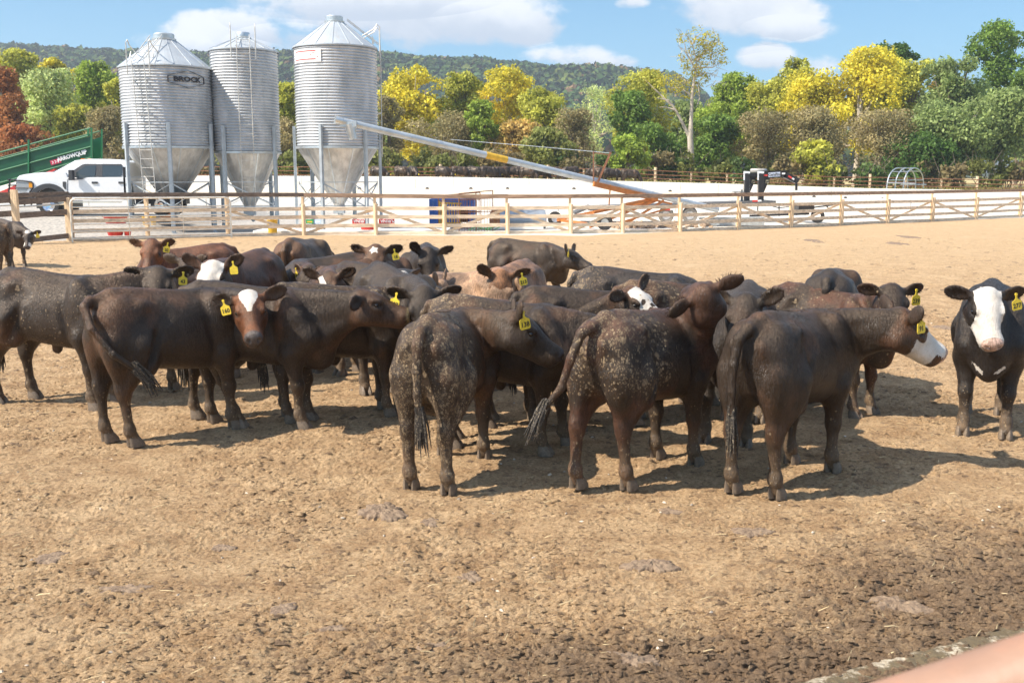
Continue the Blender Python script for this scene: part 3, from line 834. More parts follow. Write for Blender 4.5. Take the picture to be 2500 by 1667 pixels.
    c = mixc(nt, ramp(nt, y, 76.5, 79), c, gr)
    nt.links.new(c, bs.inputs['Base Color'])
    nt.links.new(mth(nt, 'SUBTRACT', .95, mth(nt, 'MULTIPLY', ramp(nt, wn, .3, 1), .25)), bs.inputs['Roughness'])
    bs.inputs['Specular IOR Level'].default_value = .25
    b1 = bump(nt, None, n3, .9, .05); b2 = bump(nt, None, n4, .8, .012, b1); bump(nt, bs, n5, .5, .05, b2)
    g = mesh_obj('ground', V.reshape(-1, 3), Q, m, smooth=True); g['kind'] = 'structure'
    a = g.data.attributes.new('wet', 'FLOAT', 'POINT'); a.data.foreach_set('value', wetness(X, Y).astype(np.float32).ravel())
    V2 = [(-40, -25, -.02), (40, -25, -.02), (40, 1.02, -.02), (-40, 1.02, -.02)]
    g2 = mesh_obj('ground', V2, [(0, 1, 2, 3)], m); g2['kind'] = 'structure'
build_ground()
def gz(x, y):
    return float(terr(x, y) + ground_detail(np.array([x]), np.array([y]))[0] * float(sstep(66, 60, y)))
# ---------------------------------------------------------------- crumbs, straw and pebbles on the pen floor
def litter():
    g = np.random.default_rng(99)
    gm = bpy.data.materials['pen_ground']
    # crumbs: squashed jittered octahedra
    n = 120000
    y = 3.9 + 12.5 * g.random(n) ** 1.55; x = (g.random(n) * 2 - 1) * (y * .56 + .6)
    p = np.stack([x, y], -1); k = fbm(p * 1.3, 4, 71) + .35 * wetness(x, y) + .10 * g.normal(size=n); keep = k > .40; x, y, k = x[keep], y[keep], k[keep]; n = len(x)
    s = (.0035 + .013 * g.random(n) ** 5 + .006 * sstep(.55, .8, k) * g.random(n) ** 2) * (1 + .05 * y)
    z = terr(x, y) + ground_detail(x, y)
    base = np.array([(1, 0, 0), (0, 1, 0), (-1, 0, 0), (0, -1, 0), (0, 0, 1), (.5, .5, .7), (-.6, .4, .65)], float)
    base = np.array([(1, 0, -.2), (.3, .95, -.2), (-.8, .6, -.2), (-.8, -.6, -.2), (.3, -.95, -.2), (.45, .2, .75), (-.45, .1, .85), (0, -.5, .6)])
    Fc = np.array([(0, 1, 5), (1, 2, 6), (1, 6, 5), (2, 3, 6), (3, 7, 6), (3, 4, 7), (4, 0, 7), (0, 5, 7), (5, 6, 7)])
    V = base[None] * (1 + .42 * g.normal(size=(n, 8, 3))); a = g.uniform(0, 6.28, n); ca, sa = np.cos(a)[:, None], np.sin(a)[:, None]
    V = np.stack([V[..., 0] * ca - V[..., 1] * sa, V[..., 0] * sa + V[..., 1] * ca, V[..., 2]], -1) * s[:, None, None] * np.array([1.7, 1.1, .62])
    V = V + np.stack([x, y, z], -1)[:, None]
    Q = (Fc[None] + 8 * np.arange(n)[:, None, None]).reshape(-1, 3)
    o = mesh_obj('dirt_clods', V.reshape(-1, 3), Q, gm); tag(o, 'loose crumbs of dry dirt and manure scattered over the pen', kind='stuff')
    a = o.data.attributes.new('wet', 'FLOAT', 'POINT'); wv = np.clip(wetness(x, y) * 1.1 + (g.random(n) < .10) * .8, 0, 1.3); a.data.foreach_set('value', np.repeat(wv, 8).astype(np.float32))
    # coarser crumbs and small dark dung bits farther out
    n = 26000; y = 13 + 24 * g.random(n) ** 1.3; x = (g.random(n) * 2 - 1) * (y * .56); k = fbm(np.stack([x, y], -1) * .8, 4, 72) + .1 * g.normal(size=n); kp = k > .42; x, y = x[kp], y[kp]; n = len(x)
    dk = g.random(n) < .10; s = (.010 + .022 * g.random(n) ** 2.5) * (1 + .5 * dk) * (.7 + y * .02); z = terr(x, y) + ground_detail(x, y)
    V = base[None] * (1 + .28 * g.normal(size=(n, 8, 3))) * s[:, None, None] * np.array([1.5, 1.2, .55]) + np.stack([x, y, z], -1)[:, None]
    o = mesh_obj('dirt_clods', V.reshape(-1, 3), (Fc[None] + 8 * np.arange(n)[:, None, None]).reshape(-1, 3), gm); tag(o, 'crumbs and small dung bits scattered across the back of the pen', kind='stuff')
    a = o.data.attributes.new('wet', 'FLOAT', 'POINT'); a.data.foreach_set('value', np.repeat(dk * 1.3, 8).astype(np.float32))
    # straw
    n = 2600; y = 3.9 + 14 * g.random(n) ** 1.5; x = (g.random(n) * 2 - 1) * (y * .56 + .6); z = terr(x, y) + ground_detail(x, y) + .006
    a = g.uniform(0, 3.14, n); L = .010 + .040 * g.random(n) ** 2.2; w = .0010 + .0010 * g.random(n); tz = g.normal(size=n) * .006
    d = np.stack([np.cos(a) * L, np.sin(a) * L, tz], -1); sd = np.stack([-np.sin(a) * w, np.cos(a) * w, w * .8], -1); c = np.stack([x, y, z], -1)
    m = np.cross(d, sd) * 0 + g.normal(size=(n, 3)) * (L * .10)[:, None]; m[:, 2] = np.abs(m[:, 2])
    V = np.stack([c - d - sd, c - d + sd, c + m - sd, c + m + sd, c + d - sd * .6, c + d + sd * .6], 1).reshape(-1, 3)
    Q = (np.array([(0, 2, 3, 1), (2, 4, 5, 3)])[None] + 6 * np.arange(n)[:, None, None]).reshape(-1, 4)
    o = mesh_obj('straw', V, Q, simple_mat('straw_bits', (.62, .48, .26), .7, var=.4, scale=9)); tag(o, 'scattered pale straw stalks on the dirt', kind='stuff')
    # pebbles / corn cobs, pale
    b = MB(); r_ = random.Random(4)
    for k in range(260):
        y_ = 4.0 + 13 * r_.random() ** 1.4; x_ = (r_.random() * 2 - 1) * (y_ * .55 + .4); s_ = r_.uniform(.005, .013) * (1 + .03 * y_); z_ = gz(x_, y_) + s_ * .3
        q = Matrix.Rotation(r_.uniform(0, 6), 3, 'Z'); V_ = []
        for (X_, Y_, Z_) in ((1, 0, 0), (.4, .7, .1), (-.6, .6, 0), (-1, 0, .1), (-.4, -.7, 0), (.5, -.6, 0), (.3, .1, .7), (-.4, .05, .65)):
            v = q @ Vector((X_ * r_.uniform(1, 1.6), Y_, Z_)) * s_; V_.append((v.x + x_, v.y + y_, v.z + z_))
        b.add(V_, [(0, 1, 6), (1, 2, 7), (1, 7, 6), (2, 3, 7), (3, 4, 7), (4, 5, 6), (4, 6, 7), (5, 0, 6)])
    o = b.build('pebbles', simple_mat('pale_stone', (.50, .42, .32), .8, var=.2), smooth=True); tag(o, 'small pale stones strewn over the pen floor', kind='stuff')
litter()
# manure pats: each one a flat dark crusted patch
pat_m, nt, bs = new_mat('manure_crust'); co_ = coords(nt)
n1 = noise(nt, co_, 30, 8, .75); nt.links.new(mixc(nt, ramp(nt, n1, .35, .65), (.15, .10, .065), (.31, .22, .14)), bs.inputs['Base Color']); bs.inputs['Roughness'].default_value = .8; bump(nt, bs, n1, .7, .02)
PATS = [((122, 1354), 82, 26, 'grey crusted manure pat near the left edge'), ((300, 1438), 128, 26, 'long flat grey manure pat left of centre foreground'), ((690, 1484), 66, 30, 'square edged grey manure pat in the foreground'), ((815, 1532), 60, 16, 'thin manure pat in the lower left foreground'), ((1835, 1300), 90, 24, 'wide grey manure smear below the right steer'),
        ((1148, 1396), 60, 24, 'round brown manure pat in the centre foreground'), ((1050, 1270), 50, 16, 'faint small manure pat below the mud caked cow'), ((1540, 1612), 120, 50, 'large smeared manure pat near the bottom edge'), ((1060, 1578), 80, 34, 'grey manure smear near the bottom centre'), ((545, 1333), 60, 16, 'small dark manure lump in the left foreground'),
        ((1635, 1253), 60, 14, 'thin manure streak by the hooves of the right steer'), ((2190, 1478), 150, 44, 'broad olive manure pile in the lower right'), ((935, 1248), 110, 40, 'rough dark dung heap below the mud caked cow'), ((1590, 1380), 120, 30, 'crumbled dung heap in the centre right foreground'), ((2190, 595), 40, 8, 'far small dung pat beside the fence at the right'), ((1985, 588), 40, 8, 'far dung pat in front of the board fence'), ((2215, 578), 34, 7, 'farthest small dung pat by the fence'), ((2310, 800), 52, 12, 'dung pat right of the white faced steer')]
for i, ((u, v), w, h, lb) in enumerate(PATS):
    p = gp(u, v); sx_ = w / 2 * p.y / F; q2 = gp(u, v - h / 2); sy_ = max(.04, (q2.y - p.y)); r_ = random.Random(i); n_ = 110; V_ = [(0, 0, .5)]; Fc = []
    heap = .015 if 'heap' in lb or 'pile' in lb else .007
    g0_ = gz(p.x, p.y); e = None
    rings = 22; ph = [r_.uniform(0, 6) for _ in range(4)]
    tt_, aa_ = np.meshgrid(np.arange(rings + 1) / rings, 2 * np.pi * np.arange(n_) / n_, indexing='ij')
    rad = tt_ * (1 + .18 * np.sin(2 * aa_ + ph[0]) + .14 * np.sin(3 * aa_ + ph[1]) + .10 * np.sin(7 * aa_ + ph[2]) + .07 * np.sin(13 * aa_ + ph[3]) + .05 * np.sin(23 * aa_ + ph[0]) + .04 * np.sin(37 * aa_ + ph[1]))
    X_, Y_ = p.x + sx_ * rad * np.cos(aa_), p.y + sy_ * rad * np.sin(aa_)
    Z_ = terr(X_, Y_) + ground_detail(X_, Y_) * .35 + .65 * g0_ + heap * (1 - tt_ ** 4) * (.2 + 2.2 * fbm(np.stack([X_, Y_], -1) * 42, 4, 5, .7)) + .004 - .03 * (tt_ > .999)
    V_ = np.stack([X_ - p.x, Y_ - p.y, Z_ - g0_], -1).reshape(-1, 3)
    for j in range(rings):
        for k in range(n_): Fc.append((j * n_ + k, j * n_ + (k + 1) % n_, (j + 1) * n_ + (k + 1) % n_, (j + 1) * n_ + k))
    o = mesh_obj('manure_pat', V_, Fc, pat_m, smooth=True); o.location = (p.x, p.y, g0_); tag(o, lb, 'manure pat', 'manure pats on the pen floor')
# ---------------------------------------------------------------- board fence, gate
wood_pale = simple_mat('weathered_pale_boards', (.80, .64, .46), .85, var=.35, scale=3.5, dirt=(.58, .44, .30), dirt_amt=.35, stretch=(.5, 3, 6), bscale=30, bmp=.3)
wood_brown = simple_mat('brown_top_rail', (.38, .25, .165), .8, var=.45, scale=3, dirt=(.38, .26, .17), dirt_amt=.6, stretch=(.5, 3, 6), bmp=.3)
wood_shaded = simple_mat('weathered_boards_cloud_shade', (.19, .14, .105), .85, var=.4, scale=3.5, dirt=(.26, .20, .15), dirt_amt=.5, stretch=(.5, 3, 6), bmp=.3)  # weathered wood, coloured darker to paint in cloud shade at the left
wood_post = simple_mat('round_posts', (.80, .60, .38), .8, var=.25, scale=5, dirt=(.40, .28, .17), dirt_amt=.4, stretch=(4, 4, .7), bmp=.3)
galv = simple_mat('galvanised_steel', (.56, .60, .62), .42, .75, var=.18, scale=2.5, dirt=(.36, .34, .31), dirt_amt=.35, bmp=.05)
galv_post = simple_mat('galvanised_legs', (.46, .51, .54), .55, .25, var=.15, scale=3, bmp=.05)
gate_metal = simple_mat('dusty_gate_tube', (.84, .79, .68), .5, .35, var=.15, dirt=(.55, .42, .28), dirt_amt=.6, scale=4, bmp=.0)
rust = simple_mat('rusty_pipe', (.26, .115, .06), .85, var=.4, scale=8, dirt=(.36, .22, .14), dirt_amt=.5)
orange = simple_mat('orange_frame_paint', (.50, .17, .035), .55, var=.25, scale=4, dirt=(.24, .12, .06), dirt_amt=.5)
black_p = simple_mat('black_paint', (.018, .018, .02), .4, var=.2, dirt=(.10, .08, .06), dirt_amt=.3)
rubber = simple_mat('tyre_rubber', (.03, .03, .03), .8, var=.2, dirt=(.16, .13, .10), dirt_amt=.5, scale=12)
white_c = simple_mat('sunlit_concrete', (.84, .81, .75), .85, var=.08, scale=1.2, dirt=(.76, .68, .56), dirt_amt=.35, bmp=.1)
white_p = simple_mat('white_paint', (.78, .79, .80), .25, var=.03, bmp=0)
grey_d = simple_mat('dark_grey_plastic', (.045, .047, .052), .5, var=.1)
glass = gloss_mat('truck_glass', (.035, .05, .055), .04, .9)
red_m = simple_mat('red_plastic', (.55, .035, .03), .5, var=.2, scale=4, dirt=(.45, .25, .18), dirt_amt=.4)
blue_m = simple_mat('blue_paint', (.03, .12, .42), .5, var=.25, scale=3, dirt=(.25, .32, .42), dirt_amt=.45)
yellow_m = simple_mat('yellow_paint', (.70, .42, .03), .5, var=.15, dirt=(.4, .25, .08), dirt_amt=.3)
green_m = simple_mat('green_chute_paint', (.008, .085, .035), .35, var=.15, scale=2, dirt=(.02, .06, .03), dirt_amt=.3, bmp=0)
green_l = simple_mat('green_trim_paint', (.02, .16, .06), .4, var=.1, bmp=0)
white_l = gloss_mat('white_lettering', (.8, .8, .78), .6); black_l = gloss_mat('black_lettering', (.02, .02, .025), .6)
red_l = gloss_mat('red_lettering', (.65, .05, .04), .6); chrome = gloss_mat('chrome', (.75, .76, .78), .15); chrome.node_tree.nodes['Principled BSDF'].inputs['Metallic'].default_value = 1

rr = random.Random(3)
POSTS = [(744, 575), (919, 573.5), (1086, 573), (1240, 572), (1394, 571), (1520, 569), (1660, 566), (1803, 559.5), (1931, 555), (2053, 550), (2166, 544.5), (2275, 540), (2382, 534.5), (2490, 529), (2600, 524), (2715, 519)]
PG = [gp(u, v) for u, v in POSTS]
LEFT = [gp(-200, 606), gp(48, 596), gp(175, 589), gp(360, 583.5), gp(556, 579)]
fence = tag(empty('board_fence', PG[0]), 'long pale board fence with brown top rail crossing the picture behind the herd', 'fence')
ftop = lambda x: float(np.interp(x, [-17, -10, -3, 30], [1.68, 1.62, 1.53, 1.53]))
def loc_(p, e): return Vector(p) - e.location
allp = LEFT[2:] + PG
def fpiece(mb, name, m, e=None):
    e = e or fence
    o = mb.build(name, m, e, bevel=.006); o.matrix_parent_inverse = Matrix.Translation(-e.location); return o
def G(p): return gz(p.x, p.y)
for i, p in enumerate(allp):
    b = MB(); z0 = G(p) - .3; zt = ftop(p.x)
    if i >= 3:
        b.tube([(p.x, p.y - .10, z0), (p.x + rr.uniform(-.01, .01), p.y - .10, 1.16 + rr.uniform(-.02, .05))], .078, 10)
        b.box((p.x - .05, p.y + .055, (z0 + zt - .15) / 2), (.10, .09, zt - .155 - z0))
    else:
        b.box((p.x, p.y + .07, (z0 + zt - .02) / 2), (.13, .12, zt - z0 - .15))
    fpiece(b, 'post', wood_post)
segs = list(zip(allp[:-1], allp[1:]))
for i, (a, c) in enumerate(segs):
    d = (c - a).normalized(); n = Vector((-d.y, d.x, 0)); ex = d * .0
    za, zc_ = ftop(a.x), ftop(c.x)
    j = rr.uniform(-.008, .008)
    b = MB(); b.beam((a.x, a.y, za - .077 + j), (c.x, c.y, zc_ - .077 + j + rr.uniform(-.006, .006)), .05, .155); fpiece(b, 'top_rail', wood_shaded if i < 3 else wood_brown)
    for k, z in enumerate((1.01, .685, .355, .055)):
        b = MB(); s_ = n * (-.005 - .003 * ((i + k) % 2))
        hh = .14 if k < 3 else .13
        b.beam(Vector((a.x, a.y, z + rr.uniform(-.012, .012))) + s_, Vector((c.x, c.y, z + rr.uniform(-.012, .012))) + s_, .035, hh); fpiece(b, 'board', wood_pale)
    if i >= 2:
        b = MB(); lo_, hi_ = (.06, 1.0) if i % 2 else (1.0, .06)
        b.beam((a.x, a.y, lo_) + n * .05 if False else Vector((a.x, a.y, lo_)) + n * .05, Vector((c.x, c.y, hi_)) + n * .05, .03, .11); fpiece(b, 'brace_board', wood_pale)
# left section, cloud shade painted into its wood colour
fl = tag(empty('board_fence', LEFT[1]), 'weathered board fence in painted cloud shade at the left edge in front of the pickup', 'fence')
for i, p in enumerate(LEFT[:3]):
    b = MB(); zt = 1.78 if i < 2 else 1.50
    b.box((p.x, p.y - .12, (zt - .3) / 2), (.19, .16, zt + .3)); fpiece(b, 'post', wood_post, fl)
for i, (a, c) in enumerate(zip(LEFT[:2], LEFT[1:3])):
    b = MB(); b.beam((a.x, a.y, 1.60), (c.x, c.y, 1.62), .05, .16); fpiece(b, 'top_rail', wood_shaded, fl)
    for z0, z1, h in ((1.38, 1.47, .20), (.93, 1.02, .19), (.50, .56, .19), (.10, .21, .17)):
        if i == 1 and z0 == .50: continue
        b = MB(); b.beam((a.x, a.y - .03, z0 if i else z0 - .06), (c.x + (.1 if i else 0), c.y - .03, z1), .04, h); fpiece(b, 'board', wood_shaded, fl)
    b = MB(); b.tube([(a.x, a.y + .12, 1.22), (c.x, c.y + .12, 1.28)], .028, 8); fpiece(b, 'steel_pipe', galv, fl)
# tube gate
g0, g1 = gp(188, 590), gp(572, 581)
g0.y -= .35; g1.y -= .35
gate = tag(empty('tube_gate', g0), 'pale six bar metal tube gate hung between wooden posts at the left', 'gate')
dv = (g1 - g0); L = dv.length; dn = dv.normalized()
def gpnt(t, z): return g0 + dn * (t * L) + Vector((0, 0, z))
b = MB(); zt = 1.47; zb = .10
pts = [gpnt(0, .0), gpnt(0, zt - .18), gpnt(.006, zt - .08), gpnt(.018, zt - .02), gpnt(.035, zt), gpnt(.965, zt), gpnt(.982, zt - .02), gpnt(.994, zt - .08), gpnt(1, zt - .18), gpnt(1, .0)]
b.tube(pts, .032, 10); fpiece(b, 'gate_frame', gate_metal, gate)
for z in (1.18, .87, .60, .36, .12):
    b = MB(); b.tube([gpnt(.0, z), gpnt(.3, z - .012), gpnt(.7, z - .015), gpnt(1, z)], .024, 8); fpiece(b, 'gate_bar', gate_metal, gate)
for t in (.35, .69):
    b = MB(); b.beam(gpnt(t, .1) + Vector((0, -.03, 0)), gpnt(t, zt) + Vector((0, -.03, 0)), .012, .06); fpiece(b, 'upright_strap', gate_metal, gate)

# ---------------------------------------------------------------- concrete walls of the terrace
lw = tag(empty('retaining_wall', (0, 66.1, 0)), 'low white concrete retaining wall at the back of the yard', 'wall')
for i in range(12):
    b = MB(); x0 = -42 + i * 7.5; b.box((x0 + 3.73, 0, .40), (7.46, .30, .88 + .0)); b.build('wall_panel', white_c, lw, bevel=.012)
uw = tag(empty('feed_bunk_wall', (0, 74.5, 0)), 'white concrete feed bunk wall with black cattle behind it', 'wall')
wz = lambda x: float(np.interp(x, [-40, -15, -5, 2, 7.5, 16, 18.6, 25.5, 45], [2.32, 2.26, 2.20, 2.06, 1.90, 1.70, 1.60, 1.38, 1.1]))
for i in range(34):
    x0 = -45 + i * 2.72; x1 = x0 + 2.70; b = MB()
    b.prism([(x0, -.6), (x1, -.6), (x1, wz(x1)), (x0, wz(x0))], -.14, .14); b.build('wall_panel', white_c, uw, bevel=.015)
    if rr.random() < .7:
        b = MB(); xx = x0 + rr.uniform(.4, 2); b.lathe([(.13, -.02), (.13, .02)], 10, (xx, -.16, terr(xx, 74.3) + .03), axis='y'); b.build('drain_hole', black_p, uw)

# ---------------------------------------------------------------- grain bins
def bent_text(txt, size, R0, ang, z, mat, parent, name, sx=1.0, bold=.006):
    o = text_mesh(name, txt, size, mat, parent, None, .004, bold, sx)
    for v in o.data.vertices:
        a = ang + v.co.x / R0; r = R0 + .035 + v.co.z
        zz = v.co.y + z; v.co = (r * math.sin(a), -r * math.cos(a), zz)
    return o
def bent_ribbon(mb, pts, R0, ang, z, w):
    for (a, b_) in zip(pts[:-1], pts[1:]):
        a = Vector(a); b_ = Vector(b_); n_ = max(1, int((b_ - a).length / .05)); 
        for k in range(n_):
            p, q = a.lerp(b_, k / n_), a.lerp(b_, (k + 1) / n_)
            def W(p): t = ang + p.x / R0; return Vector(((R0 + .037) * math.sin(t), -(R0 + .037) * math.cos(t), z + p.y))
            mb.beam(W(p), W(q), w, .008)
def bin_mat():
    m, nt, bs = new_mat('corrugated_galvanised_wall')
    co = coords(nt); n1 = noise(nt, mapping(nt, co, (1, 1, .35)), 1.6, 5, .6); n2 = noise(nt, mapping(nt, co, (6, 6, .5)), 2.5, 5, .7)
    c = mixc(nt, ramp(nt, n1, .35, .65), (.42, .45, .475), (.58, .60, .62))
    c = mixc(nt, ramp(nt, n2, .58, .80, 0, .35), c, (.40, .33, .27))
    nt.links.new(c, bs.inputs['Base Color']); bs.inputs['Metallic'].default_value = .35; nt.links.new(ramp(nt, n1, .3, .7, .48, .62), bs.inputs['Roughness'])
    return m
binm = bin_mat()
hopper_m = simple_mat('dull_hopper_sheet', (.55, .54, .51), .45, .45, var=.25, scale=1.2, dirt=(.34, .28, .22), dirt_amt=.5, stretch=(3, 3, .5), bmp=.04)
roof_m = simple_mat('galvanised_roof', (.47, .51, .54), .5, .35, var=.12, scale=1.5, dirt=(.50, .38, .26), dirt_amt=.25, bmp=.03)
def grain_bin(u, Y, rpx, v_lid, v_eave, v_wall, v_hop, lid_w, legs, label, v_leg=304):
    c = at(u, 300, Y); ppm = (at(u + 100, 300, Y).x - c.x) / 100
    R0 = rpx * ppm * .985
    Z = lambda v: at(u, v, Y).z
    e = tag(empty('grain_bin', (c.x, Y, 0)), label, 'grain bin', 'grain bins beside the yard')
    ze, zw, zh, zl = Z(v_eave), Z(v_wall), Z(v_hop), Z(v_lid)
    n_r = max(18, round((ze - zw) / .112)); rows = n_r * 6
    prof = [(R0 + .026 * math.cos(2 * math.pi * i / 6), zw + (ze - zw) * i / rows) for i in range(rows + 1)]
    MB().lathe(prof, 96, cap=False).build('corrugated_wall', binm, e, smooth=True)
    lw_ = lid_w * ppm / 2
    zr = zl - .24
    rf = MB(); rf.lathe([(R0 + .06, ze - .05), (R0 + .06, ze), (R0 + .03, ze + .02), (lw_, zr), (lw_ - .02, zr + .02)], 64, cap=False); rfo = rf.build('roof', roof_m, e)
    b = MB()
    for k in range(16):
        a = 2 * math.pi * k / 16 + .1
        b.beam(((R0 + .03) * math.cos(a), (R0 + .03) * math.sin(a), ze + .03), (lw_ * math.cos(a), lw_ * math.sin(a), zr + .01), .035, .018)
    b.build('roof_seam', roof_m, rfo)
    b = MB(); b.lathe([(lw_ * 1.12, zr - .02), (lw_ * 1.14, zr + .04), (lw_ * .96, zr + .06), (lw_ * .98, zr + .20), (lw_ * .9, zr + .235), (.01, zr + .24)], 28); b.build('fill_lid', galv, e, smooth=True)
    # hopper
    hr = .22
    b = MB(); b.lathe([(R0 - .02, zw + .01), (hr, zh + .08), (hr, zh)], 40, cap=False); ho = b.build('hopper', hopper_m, e)
    b = MB()
    for k in range(10):
        a = 2 * math.pi * k / 10 + .25
        b.beam((R0 * .985 * math.cos(a), R0 * .985 * math.sin(a), zw), ((hr + .01) * math.cos(a), (hr + .01) * math.sin(a), zh + .1), .05, .02)
    b.build('hopper_seam', galv, ho)
    b = MB(); b.lathe([(R0 + .01, zw - .03), (R0 + .045, zw - .02), (R0 + .045, zw + .06), (R0 + .01, zw + .07)], 64, cap=False); b.build('ring_band', galv, e)
    b = MB(); b.box((0, 0, zh - .16), (.42, .42, .30)); b.tube([(0, 0, zh - .30), (.15, .1, zh - .55)], .09, 10); b.build('outlet_boot', galv_post, e)
    # legs
    zt = Z(v_leg); LP_ = []
    for a in legs:
        a = R(a); x, y = (R0 + .075) * math.sin(a), -(R0 + .075) * math.cos(a); LP_.append((x, y))
        M = Matrix.Translation((x, y, 0)) @ Matrix.Rotation(a, 4, 'Z')
        b = MB(); zb = gz(c.x + x, Y + y) - .05; h_ = zt - zb; m_ = (zt + zb) / 2
        b.box((0, .03, m_), (.17, .012, h_)); b.box((-.045, -.02, m_), (.012, .09, h_)); b.box((.045, -.02, m_), (.012, .09, h_)); b.box((0, -.062, m_), (.10, .012, h_))
        b.box((0, 0, zb + .04), (.26, .22, .02)); b.xf(M).build('leg', galv_post, e)
    n_ = len(LP_)
    for k in range(n_):
        (x0, y0), (x1, y1) = LP_[k], LP_[(k + 1) % n_]
        b = MB()
        zz = [.15, 1.05, 1.95]; f_ = .93
        b.beam((x0 * f_, y0 * f_, zz[1]), (x1 * f_, y1 * f_, zz[2]), .05, .012); b.beam((x0 * f_, y0 * f_, zz[2]), (x1 * f_, y1 * f_, zz[1]), .012, .05)
        b.beam((x0 * f_, y0 * f_, zz[1] - .06), (x1 * f_, y1 * f_, zz[1] - .06), .05, .03); b.beam((x0 * f_, y0 * f_, zz[2] + .04), (x1 * f_, y1 * f_, zz[2] + .04), .05, .03)
        b.build('cross_brace', galv_post, e)
    return e, c, R0, Z, ppm, (ze, zw, zh, zl, lw_, zr)
def ladder(mb, p0, p1, w, side, step=.33, r=.018):
    p0, p1, side = Vector(p0), Vector(p1), Vector(side).normalized() * w / 2
    mb.tube([p0 - side, p1 - side], r, 6); mb.tube([p0 + side, p1 + side], r, 6)
    n_ = int((p1 - p0).length / step)
    for k in range(1, n_): q = p0.lerp(p1, k / n_); mb.tube([q - side, q + side], r * .75, 5)
def hoop(mb, p, q, w):
    pass
LADM = simple_mat('ladder_steel', (.62, .60, .55), .5, .5, var=.2, dirt=(.35, .22, .12), dirt_amt=.5, scale=6)
def bin_ladders(e, c, R0, Z, d, ang, zbot, lean=0.0, w=.52, hoops=True):
    ze, zw, zh, zl, lw_, zr = d; a = R(ang)
    er = Vector((math.sin(a), -math.cos(a), 0)); side = Vector((math.cos(a), math.sin(a), 0))
    b = MB(); ladder(b, er * (R0 + .16) + side * lean + Vector((0, 0, zbot)), er * (R0 + .16) + Vector((0, 0, ze + .12)), w, side); 
    for z in np.arange(zw + .3, ze, 1.1): b.beam(er * R0 + Vector((0, 0, z)) - side * w / 2, er * (R0 + .16) + Vector((0, 0, z)) - side * w / 2, .03, .03); b.beam(er * R0 + Vector((0, 0, z)) + side * w / 2, er * (R0 + .16) + Vector((0, 0, z)) + side * w / 2, .03, .03)
    b.build('wall_ladder', LADM, e)
    b = MB(); p0 = er * (R0 + .1) + Vector((0, 0, ze + .10)); p1 = er * (lw_ + .15) + Vector((0, 0, zr + .02)); up = Vector((0, 0, .09))
    ladder(b, p0 + up, p1 + up, w, side, .36); b.build('roof_ladder', LADM, e)
    if hoops:
        for s_ in (-1, 1):
            b = MB(); o_ = side * s_ * (w / 2 + .22); q = er * (R0 + .14) + o_
            b.tube([q + Vector((0, 0, ze - .45)), q + Vector((0, 0, ze + .80)), q + Vector((0, 0, ze + .90)) - er * .10, q - er * .22 + Vector((0, 0, ze + .72)), er * (R0 - .55) + o_ + Vector((0, 0, ze + .45))], .022, 6)
            b.prism([(0, 0), (.10, 0), (0, .24)], -.01, .01)
            pr = b; vs = pr.v[-6:]; M = Matrix.Translation(q - er * .30 + Vector((0, 0, ze + .25))) @ Matrix.Rotation(a - math.pi / 2, 4, 'Z')
            pr.v[-6:] = [tuple(M @ Vector(v)) for v in vs]
            b.build('ladder_handrail', LADM, e)
e1, c1, R1, Z1, pp1, d1 = grain_bin(411, 42.2, 108.5, 83, 168, 363, 505, 50, (-42, 18, 78, 138, 198, -102), 'wide left grain bin with a ladder and a black hexagon logo')
bin_ladders(e1, c1, R1, Z1, d1, -13, 1.2, .22)
bt = bent_text('BROCK', .25, R1, R(45), Z1(202), black_l, e1, 'bin_lettering', 1.35, .012)
b = MB(); hx = .76; hy = .23; bent_ribbon(b, [(-hx, 0 + .12), (-hx, -.12), (0, -hy - .10), (hx, -.12), (hx, .12), (0, hy + .10), (-hx, .12)], R1, R(45), Z1(202), .05); b.build('hexagon_logo', black_l, e1)
e2, c2, R2, Z2, pp2, d2 = grain_bin(601.5, 43, 80.5, 80, 126, 375, 507, 34, (-26, 64, 154, 244), 'narrow middle grain bin with rust streaked ladder', 311)
bin_ladders(e2, c2, R2, Z2, d2, 14, 1.1, 0.0, .50)
e3, c3, R3, Z3, pp3, d3 = grain_bin(823, 42.2, 100, 40, 119, 363, 502, 42, (-13, 49, 107, 167, 229, -73), 'tall right grain bin with a white sign near its eave', 310)
bin_ladders(e3, c3, R3, Z3, d3, 98, 3.0, 0.0, .45)
b = MB()
def plate(mb, R0, a0, a1, z0, z1, dr=.035, n_=16):
    V = []; 
    for k in range(n_ + 1):
        a = a0 + (a1 - a0) * k / n_
        for r_ in (R0 + dr, R0 + dr + .008):
            for z in (z0, z1): V.append((r_ * math.sin(a), -r_ * math.cos(a), z))
    Fc = []
    for k in range(n_):
        i = 4 * k; Fc += [(i, i + 4, i + 5, i + 1), (i + 2, i + 3, i + 7, i + 6), (i + 1, i + 5, i + 7, i + 3), (i, i + 2, i + 6, i + 4)]
    Fc += [(0, 1, 3, 2), (4 * n_, 4 * n_ + 2, 4 * n_ + 3, 4 * n_ + 1)]
    mb.add(V, Fc)
as0, as1 = math.asin((735 - 823) / 101), math.asin((806 - 823) / 101)
plate(b, R3, as0, as1, Z3(162), Z3(130)); sg = b.build('bin_sign', white_l, e3)
b = MB(); am = as0 + (as1 - as0) * .1; an = as0 + (as1 - as0) * .85
plate(b, R3, am, an, Z3(136.5), Z3(134.5), .046); plate(b, R3, am, an, Z3(156), Z3(154), .046); b.build('red_stripe', red_l, sg)
b = MB()
